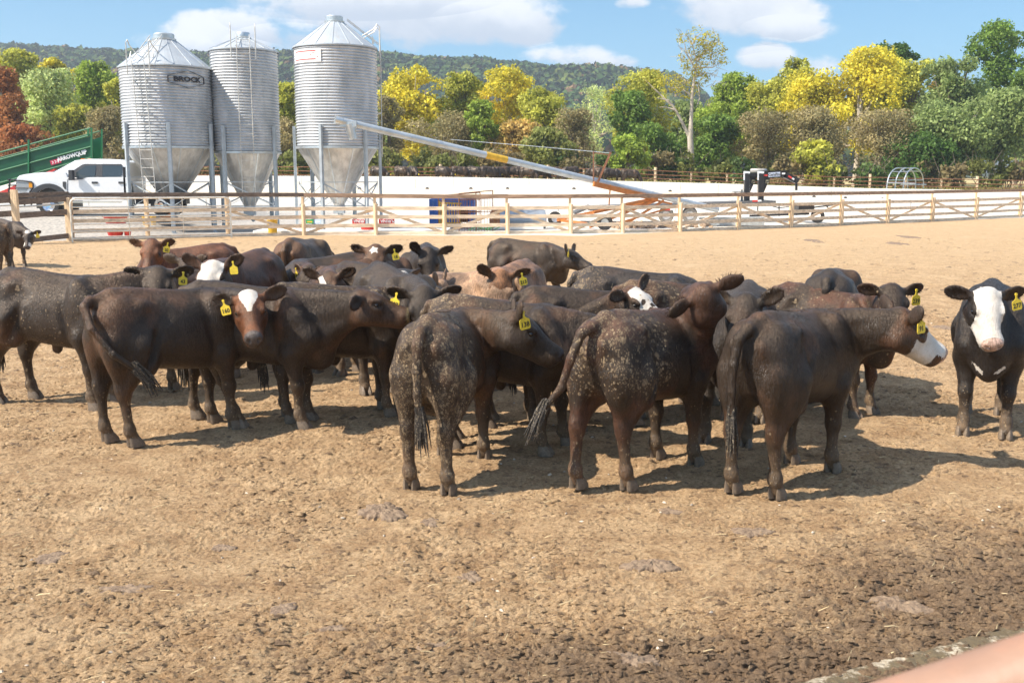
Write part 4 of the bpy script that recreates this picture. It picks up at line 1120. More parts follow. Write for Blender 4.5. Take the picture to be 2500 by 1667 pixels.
for k in range(26):
    t = rr.uniform(.05, .95); a = as0 + (as1 - as0) * t; v = rr.choice((140.5, 144.5, 149)) + rr.uniform(-.5, .5)
    plate(b, R3, a, a + rr.uniform(.008, .02), Z3(v + rr.uniform(.6, 1.6)), Z3(v), .046, 1)
b.build('faded_print', red_l, sg)

# ---------------------------------------------------------------- grain auger on its orange undercarriage
A0, A1 = at(818, 292, 39.4), at(1752, 512, 46.5)
au = tag(empty('grain_auger', (A1.x, A1.y, 0)), 'long grey grain auger tube slanting up in front of the tall bin', 'auger')
def fp(mb, name, m, e, **k):
    o = mb.build(name, m, e, **k); o.matrix_parent_inverse = Matrix.Translation(-e.location); return o
tube_m = simple_mat('auger_tube', (.50, .55, .58), .42, .45, var=.15, scale=2.5, dirt=(.40, .34, .28), dirt_amt=.3, bmp=.02)
al = (A1 - A0).normalized(); AT = lambda t: A0.lerp(A1, t)
b = MB(); b.tube([A0, A1], .135, 24); tb = fp(b, 'auger_tube', tube_m, au, smooth=True)
for t0, t1, m, nm in ((.352, .405, yellow_m, 'yellow_band'), (.235, .243, galv, 'clamp'), (.665, .70, galv_post, 'clamp'), (.0, .015, galv, 'clamp')):
    b = MB(); b.tube([AT(t0), AT(t1)], .146 if nm == 'clamp' else .140, 24); o = b.build(nm, m, au, smooth=True); o.matrix_parent_inverse = Matrix.Translation(-au.location)
b = MB(); p = AT(.035); b.box(AT(.03) + Vector((0, 0, -.06)), (.62, .32, .20)); b.tube([AT(.032) - Vector((0, 0, .05)), AT(.032) + Vector((.12, 0, -.62))], [.22, .15], 12); fp(b, 'discharge_spout', galv, au)
def ap(u, v, Y): return at(u, v, Y)
fr = [((1449, 449, 43.3), (1605, 486, 44.8), .12, .20), ((1449, 449, 44.3), (1605, 486, 45.8), .12, .20), ((1605, 487, 45), (1440, 553, 43.2), .10, .14), ((1605, 487, 45.6), (1362, 536, 46.5), .10, .14),
      ((1525, 500, 44), (1600, 485, 45), .10, .12), ((1620, 490, 45.2), (1530, 545, 44), .07, .09), ((1490, 452, 43.6), (1487, 500, 43.8), .05, .05), ((1362, 537, 46.8), (1480, 553, 43.0), .12, .12),
      ((1545, 500, 44.4), (1450, 520, 44), .06, .08), ((1560, 480, 44.8), (1640, 498, 45.6), .08, .08), ((1500, 548, 43.6), (1660, 500, 45.8), .06, .07)]
for a, c_, w, h in fr:
    b = MB(); b.beam(ap(*a), ap(*c_), w, h); fp(b, 'frame_beam', orange, au)
for (u, v, Y) in ((1355, 538, 46.9), (1476, 556, 43.0)):
    p = ap(u, v, Y); p.z = gz(p.x, p.y) + .33
    b = MB(); b.lathe([(.16, -.09), (.30, -.10), (.33, -.06), (.33, .06), (.30, .10), (.16, .09)], 24, tuple(p), axis='y', cap=False); t_ = fp(b, 'wheel', rubber, au, smooth=True)
    b = MB(); b.lathe([(.02, -.05), (.16, -.085), (.17, .085), (.02, .05)], 16, tuple(p), axis='y'); o = b.build('rim', galv, t_, smooth=True)
    o.matrix_parent_inverse = Matrix.Identity(4)
# rusty lift mast
b = MB(); b.beam(ap(1449, 446, 43.8), ap(1449, 370, 43.8), .05, .09); b.beam(ap(1459, 446, 43.8), ap(1491, 372, 43.8), .05, .09); b.beam(ap(1449, 373, 43.8), ap(1489, 379, 43.8), .04, .04); b.beam(ap(1449, 402, 43.8), ap(1475, 408, 43.8), .03, .03)
fp(b, 'lift_mast', rust, au)
b = MB(); b.tube([ap(1490, 374, 43.8), ap(1300, 357, 52), ap(1100, 341, 60)], .012, 5); tag(b.build('overhead_cable', galv), 'thin overhead cable running left from the rusty mast', 'cable')

# ---------------------------------------------------------------- pickup truck (faces left)
TY = 41.0; S = 41.0 / 2500; tz = gz(gp(120, 560).x * 1.0, TY); tz = 2.2 - at(0, 0, 1).z * 0 - 0
base = at(25, 526, TY); tz = base.z
truck = tag(empty('pickup_truck', (base.x, TY, tz)), 'white crew cab pickup truck parked facing left behind the fence', 'pickup truck')
def tp_(x, y): """zoomed pixel to local (X, Z)"""; p = at(x / 7.127, 380 + y / 7.127, TY); return (p.x - base.x, p.z - tz)
body = [(285, 690), (285, 420), (300, 385), (335, 350), (430, 328), (600, 305), (850, 290), (900, 292), (1210, 108), (1260, 82), (1500, 58), (1900, 62), (2120, 88), (2180, 120), (2215, 300), (2225, 780), (1200, 790), (1150, 760)]
arch = [(845 + 300 * math.cos(t), 865 - 300 * math.sin(t)) for t in np.linspace(.25, math.pi - .25, 14)]
low = [tp_(x, y) for x, y in [(285, 690), (285, 420), (300, 385), (335, 350), (430, 328), (600, 305), (850, 288), (1140, 292), (1180, 380), (2220, 380), (2225, 780), (1200, 790), (1150, 780)]] + [tp_(*q) for q in arch] + [tp_(530, 720)]
W = 2.05
b = MB(); b.prism(low, 0, W); fb = b.build('body', white_p, truck, bevel=.045, seg=3)
gh = [tp_(x, y) for x, y in [(900, 300), (1225, 112), (1265, 84), (1500, 58), (1900, 62), (2110, 84), (2178, 116), (2208, 384), (1150, 384)]]
b = MB()
n_ = len(gh); V = []
zt = max(z for _, z in gh); z0 = min(z for _, z in gh)
for side in (0, 1):
    for (x, z) in gh:
        k = (z - z0) / (zt - z0); yy = .03 + .17 * k; V.append((x, yy if side == 0 else W - yy, z))
b.add(V, [tuple(range(n_)), tuple(range(2 * n_ - 1, n_ - 1, -1))] + [(i, i + n_, (i + 1) % n_ + n_, (i + 1) % n_) for i in range(n_)])
cab = b.build('cab', white_p, truck, bevel=.05, seg=3)
def side_panel(pts, name, m, th=.012, off=.004, parent=truck, k=.17):
    V = []
    for o_ in (-off - th, .02):
        for (x, y) in pts:
            X_, Z_ = tp_(x, y); kk = np.clip((Z_ - z0) / (zt - z0), 0, 1); V.append((X_, (.03 if Z_ >= z0 else 0) + k * kk + o_, Z_))
    n_ = len(pts); b = MB(); b.add(V, [tuple(range(n_)), tuple(range(2 * n_ - 1, n_ - 1, -1))] + [(i, i + n_, (i + 1) % n_ + n_, (i + 1) % n_) for i in range(n_)])
    return b.build(name, m, parent)
side_panel([(1180, 420), (1180, 330), (1215, 290), (1400, 160), (1450, 145), (1655, 145), (1660, 372), (1540, 376), (1430, 418)], 'window_surround', grey_d, off=.0)
side_panel([(1350, 395), (1310, 300), (1460, 182), (1650, 175), (1650, 372), (1540, 372), (1430, 400)], 'front_window', glass, off=.012)
side_panel([(1660, 148), (1760, 148), (1775, 374), (1665, 374)], 'door_pillar', grey_d, off=.003)
side_panel([(1762, 145), (2080, 148), (2108, 175), (2118, 340), (2095, 368), (1780, 374)], 'rear_window', glass, off=.010)
side_panel([(1762, 145), (2085, 147), (2110, 175), (1765, 172)], 'rain_visor', grey_d, off=.02)
for x in (1600, 2065): side_panel([(x, 455), (x + 100, 455), (x + 100, 490), (x, 490)], 'door_handle', grey_d, off=.02)
side_panel([(1095, 455), (1145, 455), (1150, 585), (1130, 585), (1095, 530)], 'fender_vent', grey_d, off=.012)
for x in (1172, 1722): side_panel([(x, 420 if x < 1500 else 378), (x + 5, 420 if x < 1500 else 378), (x + 5, 775), (x, 775)], 'door_seam', grey_d, off=.002)
ar = []
for t in np.linspace(.15, math.pi - .15, 18): ar.append((845 + 370 * math.cos(t), 865 - 378 * math.sin(t)))
ai = [(845 + 290 * math.cos(t), 865 - 300 * math.sin(t)) for t in np.linspace(math.pi - .15, .15, 18)]
V = []; n_ = 18
b = MB()
for k in range(17):
    q = [tp_(*ar[k]), tp_(*ar[k + 1]), tp_(*ai[16 - k]), tp_(*ai[17 - k])]
    b.prism(q, -.07, .05)
b.build('wheel_flare', grey_d, truck)
b = MB(); x_, z_ = tp_(845, 720); b.box((x_, 1.0, z_), (1.15, 1.7, .9)); b.build('wheel_well', black_p, truck)
hx_, hz_ = tp_(845, 862)
for (wx, wy) in ((hx_, .13), (hx_, W - .13), (hx_ + 4.45, .13), (hx_ + 4.45, W - .13)):
    b = MB(); b.lathe([(.25, -.13), (.39, -.13), (.42, -.09), (.42, .09), (.39, .13), (.25, .13)], 32, (wx, wy, hz_), axis='y', cap=False); w_ = b.build('wheel', rubber, truck, smooth=True)
    b = MB(); b.lathe([(.02, -.12), (.10, -.13), (.12, -.07), (.22, -.10), (.25, -.13), (.25, .10)], 24, (wx, wy, hz_), axis='y'); b.build('rim', chrome, w_, smooth=True)
b = MB(); b.box((3.1, .12, .52), (2.6, .22, .05)); b.build('running_board', chrome, truck)
b = MB(); b.box((5.9, 1.0, .78), (2.9, 2.2, .12)); b.box((4.62, 1.0, 1.35), (.08, 2.0, 1.1)); b.box((6.0, .3, .62), (2.0, .5, .35)); b.build('flat_bed', black_p, truck)
# front: bumper, grille guard, lights, mirror
b = MB(); x_, z_ = tp_(300, 560); b.box((x_ - .10, 1.02, .62), (.30, 2.0, .30)); b.build('bumper', grey_d, truck, bevel=.03)
b = MB()
for yy in (.15, .75, 1.3, 1.9): b.tube([(-.03 + .02, yy, .35), (-.10 + .04, yy, .9), (.04, yy, 1.43)], .035, 8)
for zz in (.5, .72, .95, 1.18, 1.40): b.tube([(-.02, .05, zz), (-.04, 1.0, zz), (-.02, 2.0, zz)], .026, 8)
gq = [(260, 430), (400, 440), (560, 460), (580, 490), (580, 560), (520, 640)]
gl = [tp_(*q) for q in gq]; b.tube([(x, -.03, z) for x, z in gl], .026, 8); x1, z1 = tp_(260, 560); x2, z2 = tp_(560, 566); b.tube([(x1, -.03, z1), (x2, -.03, z2)], .02, 6); x3, z3 = tp_(500, 450); x4, z4 = tp_(500, 566)
b.build('grille_guard', black_p, truck, smooth=True)
side_panel([(290, 460), (510, 470), (510, 560), (440, 640), (300, 620)], 'headlight_housing', gloss_mat('headlight', (.32, .33, .34), .1, .8), off=.004)
side_panel([(503, 468), (570, 468), (575, 560), (508, 562)], 'turn_signal', gloss_mat('amber_lens', (.75, .30, .01), .2, .6), off=.012)
b = MB(); mx, mz = tp_(1290, 340); b.box((mx - .02, -.20, mz), (.16, .22, .40)); b.tube([(mx + .1, .05, mz - .05), (mx, -.15, mz - .08)], .03, 6); b.build('side_mirror', grey_d, truck, bevel=.03, seg=2)
for q in (1320, 1440):
    b = MB(); X_, Z_ = tp_(q, 72); b.box((X_, .7, Z_ + .02), (.14, .16, .06)); b.build('roof_marker_light', gloss_mat('marker_lens', (.75, .16, .01), .3), truck, bevel=.015)
# windscreen
V = []
for (x, y, w_) in ((893, 298, .12), (1232, 112, .24)):
    X_, Z_ = tp_(x, y)
    for yy in (w_, W - w_): V.append((X_ - .018, yy, Z_ + .012))
b = MB(); b.add(V, [(0, 1, 3, 2)]); ws = b.build('windscreen', gloss_mat('windscreen_glass', (.28, .33, .36), .06, .8), truck); md = ws.modifiers.new('s', 'SOLIDIFY'); md.thickness = .01
V = [];
for (x, y) in ((1000, 332), (1095, 335), (1345, 150), (1290, 120)):
    pass

# ---------------------------------------------------------------- green loading chute behind the truck
CYY = 46.5
def cp(x, y): p = at(x / 3.357, y / 3.357, CYY); return (p.x, p.z)
o0 = at(100, 440, CYY)
chute = tag(empty('loading_chute', (o0.x, CYY, 0)), 'dark green sloping cattle loading chute rising behind the pickup', 'loading chute')
def cb(mb, nm, m, par=None, **k):
    o = mb.build(nm, m, par or chute, **k); o.matrix_parent_inverse = Matrix.Translation(-chute.location) if par is None else Matrix.Identity(4); return o
P_ = lambda x, y, yy: Vector((cp(x, y)[0], yy, cp(x, y)[1]))
for yy in (CYY, CYY + 1.1):
    b = MB(); q = [cp(-500, 1450), cp(757, 1115), cp(757, 1288), cp(-500, 1640)]; b.prism(q, yy - .02, yy + .02); sp_ = cb(b, 'side_panel', green_m)
b = MB()
for (x0, y0, x1, y1) in ((-500, 1385, 745, 1052), (-500, 1446, 755, 1108), (-500, 1536, 755, 1202), (-500, 1640, 757, 1290)):
    b.tube([P_(x0, y0, CYY - .05), P_(x1, y1, CYY - .05)], .035, 8)
b.tube([P_(-500, 1400, CYY + 1.1), P_(735, 1068, CYY + 1.1)], .03, 8)
cb(b, 'side_rail', green_l)
b = MB()
for x, yt, yb in ((240, 1145, 1420), (755, 1050, 1560), (728, 1058, 1110), (-260, 1300, 1600)): b.beam(P_(x, yt, CYY - .06), P_(x, yb, CYY - .06), .07, .07)
b.beam(P_(755, 1050, CYY + 1.1), P_(755, 1560, CYY + 1.1), .07, .07)
cb(b, 'upright', green_l)
q0, q1 = P_(515, 1315, CYY - .045), P_(672, 1272, CYY - .045); dx = (q1 - q0).normalized(); ng = Vector((0, -1, 0)); upv = ng.cross(dx)
M = Matrix((dx, upv, ng)).transposed().to_4x4(); mid = (q0 + q1) / 2 + Vector((0, 0, .08))
o = text_mesh('chute_lettering', 'ARROWQUIP', .25, white_l, chute, Matrix.Translation(mid) @ M, .004, .012, .92); o.matrix_parent_inverse = Matrix.Translation(-chute.location)
mid = (P_(416, 1330, CYY - .04) + P_(503, 1322, CYY - .04)) / 2
b = MB(); b.box((0, 0, 0), (.48, .21, .012)); b.xf(Matrix.Translation(mid) @ M); bd = cb(b, 'logo_badge', gloss_mat('crimson_badge', (.50, .03, .08), .5))
b = MB()
for k in (-1, 0, 1): b.prism([(k * .13 - .05, -.07), (k * .13 - .015, -.07), (k * .13 + .045, 0), (k * .13 - .015, .07), (k * .13 - .05, .07), (k * .13 + .005, 0)], .006, .012, ax='z')
b.xf(Matrix.Translation(mid) @ M); cb(b, 'arrow_mark', white_l, bd)
b = MB(); b.beam((at(-30, 445, 46).x, 46, gz(-20, 46) + .5), (at(140, 425, 46).x, 46, at(140, 420, 46).z), .3, .3); tag(b.build('seed_tender', red_m), 'red painted machine partly hidden between the chute and the pickup', 'farm machine')
# ---------------------------------------------------------------- yard clutter
def thing_(name, u, v, Y, label, cat, z=None, group=None):
    p = at(u, v, Y); zz = gz(p.x, Y) if z is None else z
    return tag(empty(name, (p.x, Y, zz)), label, cat, group), p
def px(Y): return Y / F * 1.012
# blue open bin
e, p = thing_('waste_bin', 1105, 545, 44, 'blue steel bin with a dark open front behind the fence', 'bin'); s = px(44)
b = MB(); w = 106 * s; h = 59 * s; z0 = at(1105, 546, 44).z - e.location.z
b.box((-w / 2 + .6, 0, z0 + h / 2), (1.3, .06, h)); b.box((-w / 2 + .03, .9, z0 + h / 2), (.06, 1.8, h)); b.box((w / 2 - .12, .9, z0 + h / 2), (.24, 1.8, h)); b.box((.3, 1.0, z0 + h - .20), (w - .7, 1.9, .34)); b.box((0, 1.8, z0 + h / 2), (w, .06, h))
b.build('bin_shell', blue_m, e, bevel=.02)
b = MB(); b.box((.35, .5, z0 + h * .38), (w - 1.3, .05, h * .7)); b.build('opening_shade_panel', simple_mat('rusty_painted_shade', (.06, .03, .02), .8, dirt=(.18, .09, .05)), e)  # dark rust-blotched sheet painted as the shade inside the open front
b = MB()
for k in range(14):
    a = math.pi * k / 13; b.beam((-w / 2 + .62 + .34 * math.cos(a), -.035, z0 + .55 + .30 * math.sin(a)), (-w / 2 + .62 + .28 * math.cos(a), -.035, z0 + .55 + .24 * math.sin(a)), .05, .01)
b.build('arc_emblem', white_l, e)
e, p = thing_('pallet_rack', 1098, 545, 42.6, 'yellow slatted metal rack leaning in front of the blue bin', 'rack'); s = px(42.6); zz = at(1098, 545, 42.6).z - e.location.z
b = MB()
for k in range(8): b.box((-.35 + k * .11, 0, zz + .4), (.04, .04, .86))
b.beam((-.42, -.03, zz + .84), (.48, .06, zz + .80), .06, .06); b.beam((-.42, 0, zz), (.48, 0, zz), .05, .05); b.box((-.42, 0, zz + .45), (.06, .06, .98)); b.build('slats', yellow_m, e)
# rusty panels
for (u0, u1, v0, v1, Y, lb) in ((1120, 1203, 470, 566, 41.5, 'rusty barred livestock panel standing beside the blue bin'), (1070, 1172, 475, 560, 42.0, 'second rusty livestock panel leaning across the blue bin')):
    a, c_ = at(u0, v0 + 3, Y), at(u1, v0, Y + .5); zb = at(u0, v1, Y).z
    e = tag(empty('livestock_panel', (a.x, Y, max(zb, gz(a.x, Y)))), lb, 'livestock panel'); o = e.location
    b = MB(); hh = a.z - o.z; x1 = c_.x - o.x
    b.tube([(0, 0, hh), (x1, .5, hh + .12)], .022, 6); b.tube([(x1, .5, hh + .12), (x1, .5, .0)], .022, 6); b.tube([(0, 0, 0), (0, 0, hh)], .022, 6)
    for z in (.15, .5, .85): b.tube([(0, 0, hh * z), (x1, .5, hh * z + .03)], .015, 5)
    b.tube([(x1 * .5, .25, 0), (x1 * .5, .25, hh + .06)], .022, 6)
    b.build('pipe_frame', rust, e)
    b = MB()
    for k in range(1, 12): b.tube([(x1 * k / 12, .5 * k / 12, 0), (x1 * k / 12, .5 * k / 12, hh * .85)], .010, 5)
    b.build('bars', rust, e)
# galvanised culvert tank
e, p = thing_('steel_tank', 1268, 565, 44, 'dull galvanised steel tank lying on its side with a rusty orange end', 'tank'); s = px(44)
R_ = 26 * s; L_ = 66 * s; zc_ = at(1268, 538, 44).z - e.location.z
b = MB(); b.lathe([(R_ * .3, -L_ - .12), (R_ * .98, -L_), (R_, -L_ + .03), (R_, L_ - .25), (R_ * .88, L_ - .05), (R_ * .3, L_)], 36, (0, .5, zc_), axis='x'); sh_ = b.build('tank_shell', simple_mat('dull_zinc', (.40, .45, .50), .5, .5, var=.2, scale=2, dirt=(.30, .22, .15), dirt_amt=.4), e, smooth=True)
b = MB(); b.lathe([(R_ * .4, -L_ - .11), (R_ * 1.01, -L_ - .01), (R_ * 1.012, -L_ + .34)], 36, (0, .5, zc_), axis='x', cap=False); b.build('rusty_end', simple_mat('orange_rust', (.50, .20, .07), .85, var=.4, scale=4, dirt=(.6, .55, .48), dirt_amt=.5), e)
b = MB(); b.box((-.3, -.6, .16), (2.6, .3, .22)); b.build('skid', white_c, e)
# red mineral feeder signs and tubs
RZ = [('feed_sign', 878, 541, 41.5, (35, 11), red_m, 'left red feed sign standing behind the right bin legs', 'PURINA'), ('feed_sign', 944, 541, 41.5, (38, 12), red_m, 'right red feed sign with upside down white lettering', 'PURINA')]
for nm, u, v, Y, (w, h), m, lb, tx in RZ:
    p = at(u, v, Y); s = px(Y); z0 = gz(p.x, Y); e = tag(empty(nm, (p.x, Y, z0)), lb, 'sign', 'red feed signs')
    b = MB(); b.box((0, 0, p.z - z0), (w * s, .03, h * s)); bo = b.build('panel', m, e)
    b = MB(); [b.box((q * w * s * .42, .04, (p.z - z0) / 2), (.03, .03, p.z - z0)) for q in (-1, 1)]; b.build('stand', galv, e)
    text_mesh('sign_lettering', tx, .17, white_l, bo, Matrix.Translation((.05, -.018, p.z - z0 + .02)) @ Matrix.Rotation(R(180), 4, 'Y') @ Matrix.Rotation(R(90), 4, 'X') @ Matrix.Scale(-1, 4, (1, 0, 0)) @ Matrix.Scale(-1, 4, (1, 0, 0)), .002, .004)
for (u, v, Y, r_, h_, m, lb, nm, cat) in ((898, 574, 40.4, .28, .28, red_m, 'red plastic tub by the foot of the right bin', 'feed_tub', 'tub'), (283, 546, 37.6, .42, .24, red_m, 'red tub seen high through the tube gate', 'feed_tub', 'tub'), (282, 575, 36.9, .30, .20, red_m, 'faded red tub low behind the tube gate', 'feed_tub', 'tub'),
        (312, 575, 36.9, .13, .22, red_m, 'small square looking red bucket behind the gate', 'bucket', 'bucket'), (357, 549, 38.0, .14, .30, yellow_m, 'yellow bucket left of a fence post behind the gate', 'bucket', 'bucket'), (375, 549, 38.0, .11, .30, yellow_m, 'yellow bucket right of a fence post behind the gate', 'bucket', 'bucket'),
        (405, 535, 41.5, .24, .2, orange, 'orange machine cover under the wide left bin', 'feed_tub', 'tub'), (666, 571, 39.4, .20, .5, yellow_m, 'yellow drum standing near the middle bin', 'drum', 'drum')):
    p = at(u, v, Y); z0 = max(p.z, gz(p.x, Y)); b = MB(); b.lathe([(r_ * .8, 0), (r_, h_), (r_ * 1.06, h_), (r_ * 1.06, h_ + .03), (r_ * .93, h_ + .03), (r_ * .75, .05), (.01, .04)], 20)
    e = b.build(nm, m, smooth=True); e.location = (p.x, Y, z0); tag(e, lb, cat)
for (u, v, w, h, m, lb, m2) in ((756, 541, 18, 10, gloss_mat('green_sign', (.02, .28, .08), .5), 'small green placard with a yellow stripe near the tall bin', yellow_m), (776, 541, 15, 10, gloss_mat('pale_blue_sign', (.45, .58, .75), .5), 'small pale blue placard near the tall bin', white_l)):
    p = at(u, v, 41.2); s = px(41.2); z0 = gz(p.x, 41.2); e = tag(empty('placard', (p.x, 41.2, z0)), lb, 'sign')
    b = MB(); b.box((0, 0, p.z - z0), (w * s, .02, h * s)); pl_ = b.build('panel', m, e); b = MB(); b.box((0, -.013, p.z - z0 - .01), (w * s * .7, .004, h * s * .3)); b.build('printed_band', m2, pl_)
    b = MB(); b.box((0, .03, (p.z - z0) / 2), (.03, .03, p.z - z0)); b.build('stake', galv, e)
b = MB(); 
for k in range(5):
    p = at(1180 + 0 * k, 560, 42); b.tube([(p.x + rr.uniform(-.7, .5), 42 + k * .05, .04), (p.x + rr.uniform(-.5, .9), 42 + k * .05, .22)], .02, 5)
tag(b.build('wire_heap', simple_mat('green_wire', (.06, .22, .08), .6)), 'tangled green wire heap under the rusty panels', 'wire heap')
b = MB(); p = at(1015, 562, 42.5); b.box((p.x, 42.5, .10), (2.6, 2.0, .10)); b.tube([(p.x - 1.3, 41.5, .18), (p.x + 1.3, 41.5, .18)], .02, 5)
tag(b.build('scale_platform', simple_mat('blue_grey_plate', (.38, .42, .46), .7)), 'flat grey weighing platform with a blue edge near the fence', 'platform')
b = MB(); p = at(820, 566, 41.2); b.box((p.x + .8, 40.9, .09), (7.5, 2.4, .12)); tag(b.build('concrete_pad', white_c, bevel=.02), 'white concrete pad around the legs of the tall bin', 'concrete pad')
b = MB(); p = at(1790, 543, 46.5)
b.box((p.x, 46.9, .20), (2.9, .5, .34)); b.box((p.x, 46.9, .38), (3.0, .6, .04)); tag(b.build('water_trough', simple_mat('grey_trough', (.40, .42, .42), .7, dirt=(.3, .28, .2))), 'long low grey trough near the fence at the right', 'trough')
# rubble behind the fence
b = MB(); 
for k in range(160):
    u = rr.uniform(1480, 1740); p = gp(u, rr.uniform(548, 558)); q = rr.uniform(.04, .16)
    b.box((p.x, p.y, q * .4), (q * 2, q * 1.4, q), Matrix.Rotation(rr.uniform(0, 6), 3, Vector((rr.random(), rr.random(), rr.random())).normalized()))
tag(b.build('rubble', simple_mat('rubble_stone', (.42, .30, .20), .9, var=.4)), 'broken brown rubble lying along the fence', kind='stuff')
# ---------------------------------------------------------------- gooseneck trailer
TYG = 51.0
gt = tag(empty('gooseneck_trailer', at(1655, 541, TYG)), 'black gooseneck flatbed trailer with white tipped uprights behind the fence', 'trailer'); gt.location.z = 0
def q_(u, v, dy=0): return at(u, v, TYG + dy)
b = MB(); b.beam(q_(1436, 508), q_(1880, 494), 2.3, .20); b.beam(q_(1400, 520), q_(1440, 503), 2.2, .10); fp(b, 'deck', simple_mat('trailer_deck', (.10, .10, .10), .6, dirt=(.25, .2, .16)), gt)
for (u, dy, nm) in ((1823, 0, ''), (1857, -.2, '')):
    b = MB(); b.beam(q_(u, 424, dy), q_(u, 500, dy), .30, .24, up=(1, 0, 0)); fp(b, 'upright', black_p, gt)
    b = MB(); b.beam(q_(u - 5, 419.5, dy - .1), q_(u - 5, 440, dy - .1), .08, .10, up=(1, 0, 0)); b.beam(q_(u - 7, 420.5, dy - .12), q_(u + 8, 421.5, dy - .12), .06, .10); fp(b, 'white_corner_tape', white_p, gt)
for du, dy in ((0, .12), (34, -.08)):
    b = MB(); P_s = [q_(1831 + du, 431, dy), q_(1848 + du, 431, dy), q_(1831 + du, 470, dy)]
    V = [tuple(p) for p in P_s] + [tuple(p + Vector((0, .02, 0))) for p in P_s]; b.add(V, [(0, 1, 2), (5, 4, 3), (0, 3, 4, 1), (1, 4, 5, 2), (2, 5, 3, 0)]); gsx = fp(b, 'gusset_plate', black_p, gt)
    b = MB(); 
    for k, (a_, c2_) in enumerate(((q_(1836 + du, 441, dy - .03), q_(1842 + du, 441, dy - .03)), (q_(1836 + du, 441, dy - .03), q_(1835 + du, 448, dy - .03)), (q_(1838 + du, 447, dy - .03), q_(1843 + du, 446, dy - .03)))): b.beam(a_, c2_, .02, .07)
    o = b.build('gold_monogram', gloss_mat('tan_letter', (.55, .48, .30), .6), gsx)
b = MB(); b.beam(q_(1820, 426.5), q_(1860, 427), .2, .18); b.beam(q_(1862, 428), q_(1918, 424.5), .25, .30); b.beam(q_(1914, 426), q_(1948, 443), .25, .28); b.beam(q_(1944, 438), q_(1944, 465), .10, .10, up=(1, 0, 0)); b.beam(q_(1862, 418.5), q_(1918, 417.5), .3, .04); fp(b, 'gooseneck', black_p, gt)
b = MB(); c_ = q_(1852, 416.5, .3); b.lathe([(.02, -.10), (.38, -.09), (.42, 0), (.38, .09), (.02, .10)], 28, tuple(c_)); fp(b, 'spare_tyre_cover', simple_mat('grey_cover', (.42, .40, .36), .6), gt, smooth=True)
b = MB(); b.beam(q_(1876, 427.5, -.16), q_(1905, 425.5, -.16), .01, .22); bd = fp(b, 'name_plate', gloss_mat('plate_blue_white', (.55, .60, .70), .5), gt)
o = text_mesh('plate_lettering', 'CornPro', .19, black_l, gt, Matrix.Translation(q_(1890.5, 426.4, -.19)) @ Matrix.Rotation(R(90), 4, 'X') @ Matrix.Rotation(R(3), 4, 'Z'), .002, .004, .85); o.matrix_parent_inverse = Matrix.Translation(-gt.location)
for (u0, v0, u1, v1, m) in ((1864, 429, 1874, 428, red_l), (1925, 430, 1933, 435, red_l), (1934, 435.5, 1939, 438.5, white_l), (1909, 424, 1917, 424, white_l), (1837, 491, 1850, 490.5, red_l), (1850, 490.5, 1859, 490, white_l), (1622, 512, 1636, 511.5, red_l), (1636, 511.5, 1645, 511, white_l)):
    b = MB(); b.beam(q_(u0, v0, -.17 if v0 < 460 else -1.2), q_(u1, v1, -.17 if v0 < 460 else -1.2), .01, .08); fp(b, 'reflective_tape', m, gt)
for u in (1626, 1684):
    for dy in (-.95, .95):
        p = q_(u, 524, dy); p.z = .36
        b = MB(); b.lathe([(.22, -.10), (.34, -.11), (.37, -.07), (.37, .07), (.34, .11), (.22, .1)], 24, tuple(p), axis='y', cap=False); t_ = fp(b, 'wheel', simple_mat('dusty_tyre', (.30, .27, .23), .9), gt, smooth=True)
        b = MB(); b.lathe([(.02, -.05), (.1, -.07), (.21, -.09), (.22, .08), (.02, .05)], 16, tuple(p), axis='y'); b.build('rim', simple_mat('pale_rim', (.55, .54, .52), .5, .3), t_, smooth=True)
b = MB(); b.beam(q_(1790, 468, .2), q_(1835, 471, .2), .5, .05); b.beam(q_(1811, 463, .3), q_(1811, 495, .3), .1, .1, up=(1, 0, 0)); fp(b, 'toolbox_shelf', simple_mat('shelf_metal', (.25, .25, .24), .6), gt)
# small black utility trailer to its right
ut = tag(empty('utility_trailer', at(1975, 530, 50)), 'low black utility trailer with a curved mudguard right of the gooseneck', 'trailer'); ut.location.z = 0
r2 = lambda u, v, dy=0: at(u, v, 50 + dy)
b = MB(); b.beam(r2(1940, 507), r2(1978, 504), 1.4, .26); b.beam(r2(1975, 508), r2(2040, 500), .08, .06); b.beam(r2(1830, 527, -.5), r2(1975, 522, -.5), .12, .10); b.tube([r2(1880, 502), r2(1902, 508), r2(1940, 503)], .025, 6); b.tube([r2(1902, 500), r2(1902, 528)], .03, 6); b.tube([r2(1850, 502), r2(1850, 522)], .03, 6); fp(b, 'frame', black_p, ut)
b = MB(); cc_ = r2(1998, 517, -.6); b.tube([(cc_.x - .50 * math.cos(t), cc_.y, cc_.z + .42 * math.sin(t)) for t in np.linspace(.2, 2.94, 10)], .035, 6); fp(b, 'mudguard', black_p, ut)
b = MB(); b.lathe([(.18, -.09), (.32, -.09), (.32, .09), (.18, .09)], 20, (cc_.x, cc_.y + .1, .33), axis='y', cap=False); fp(b, 'wheel', rubber, ut, smooth=True)
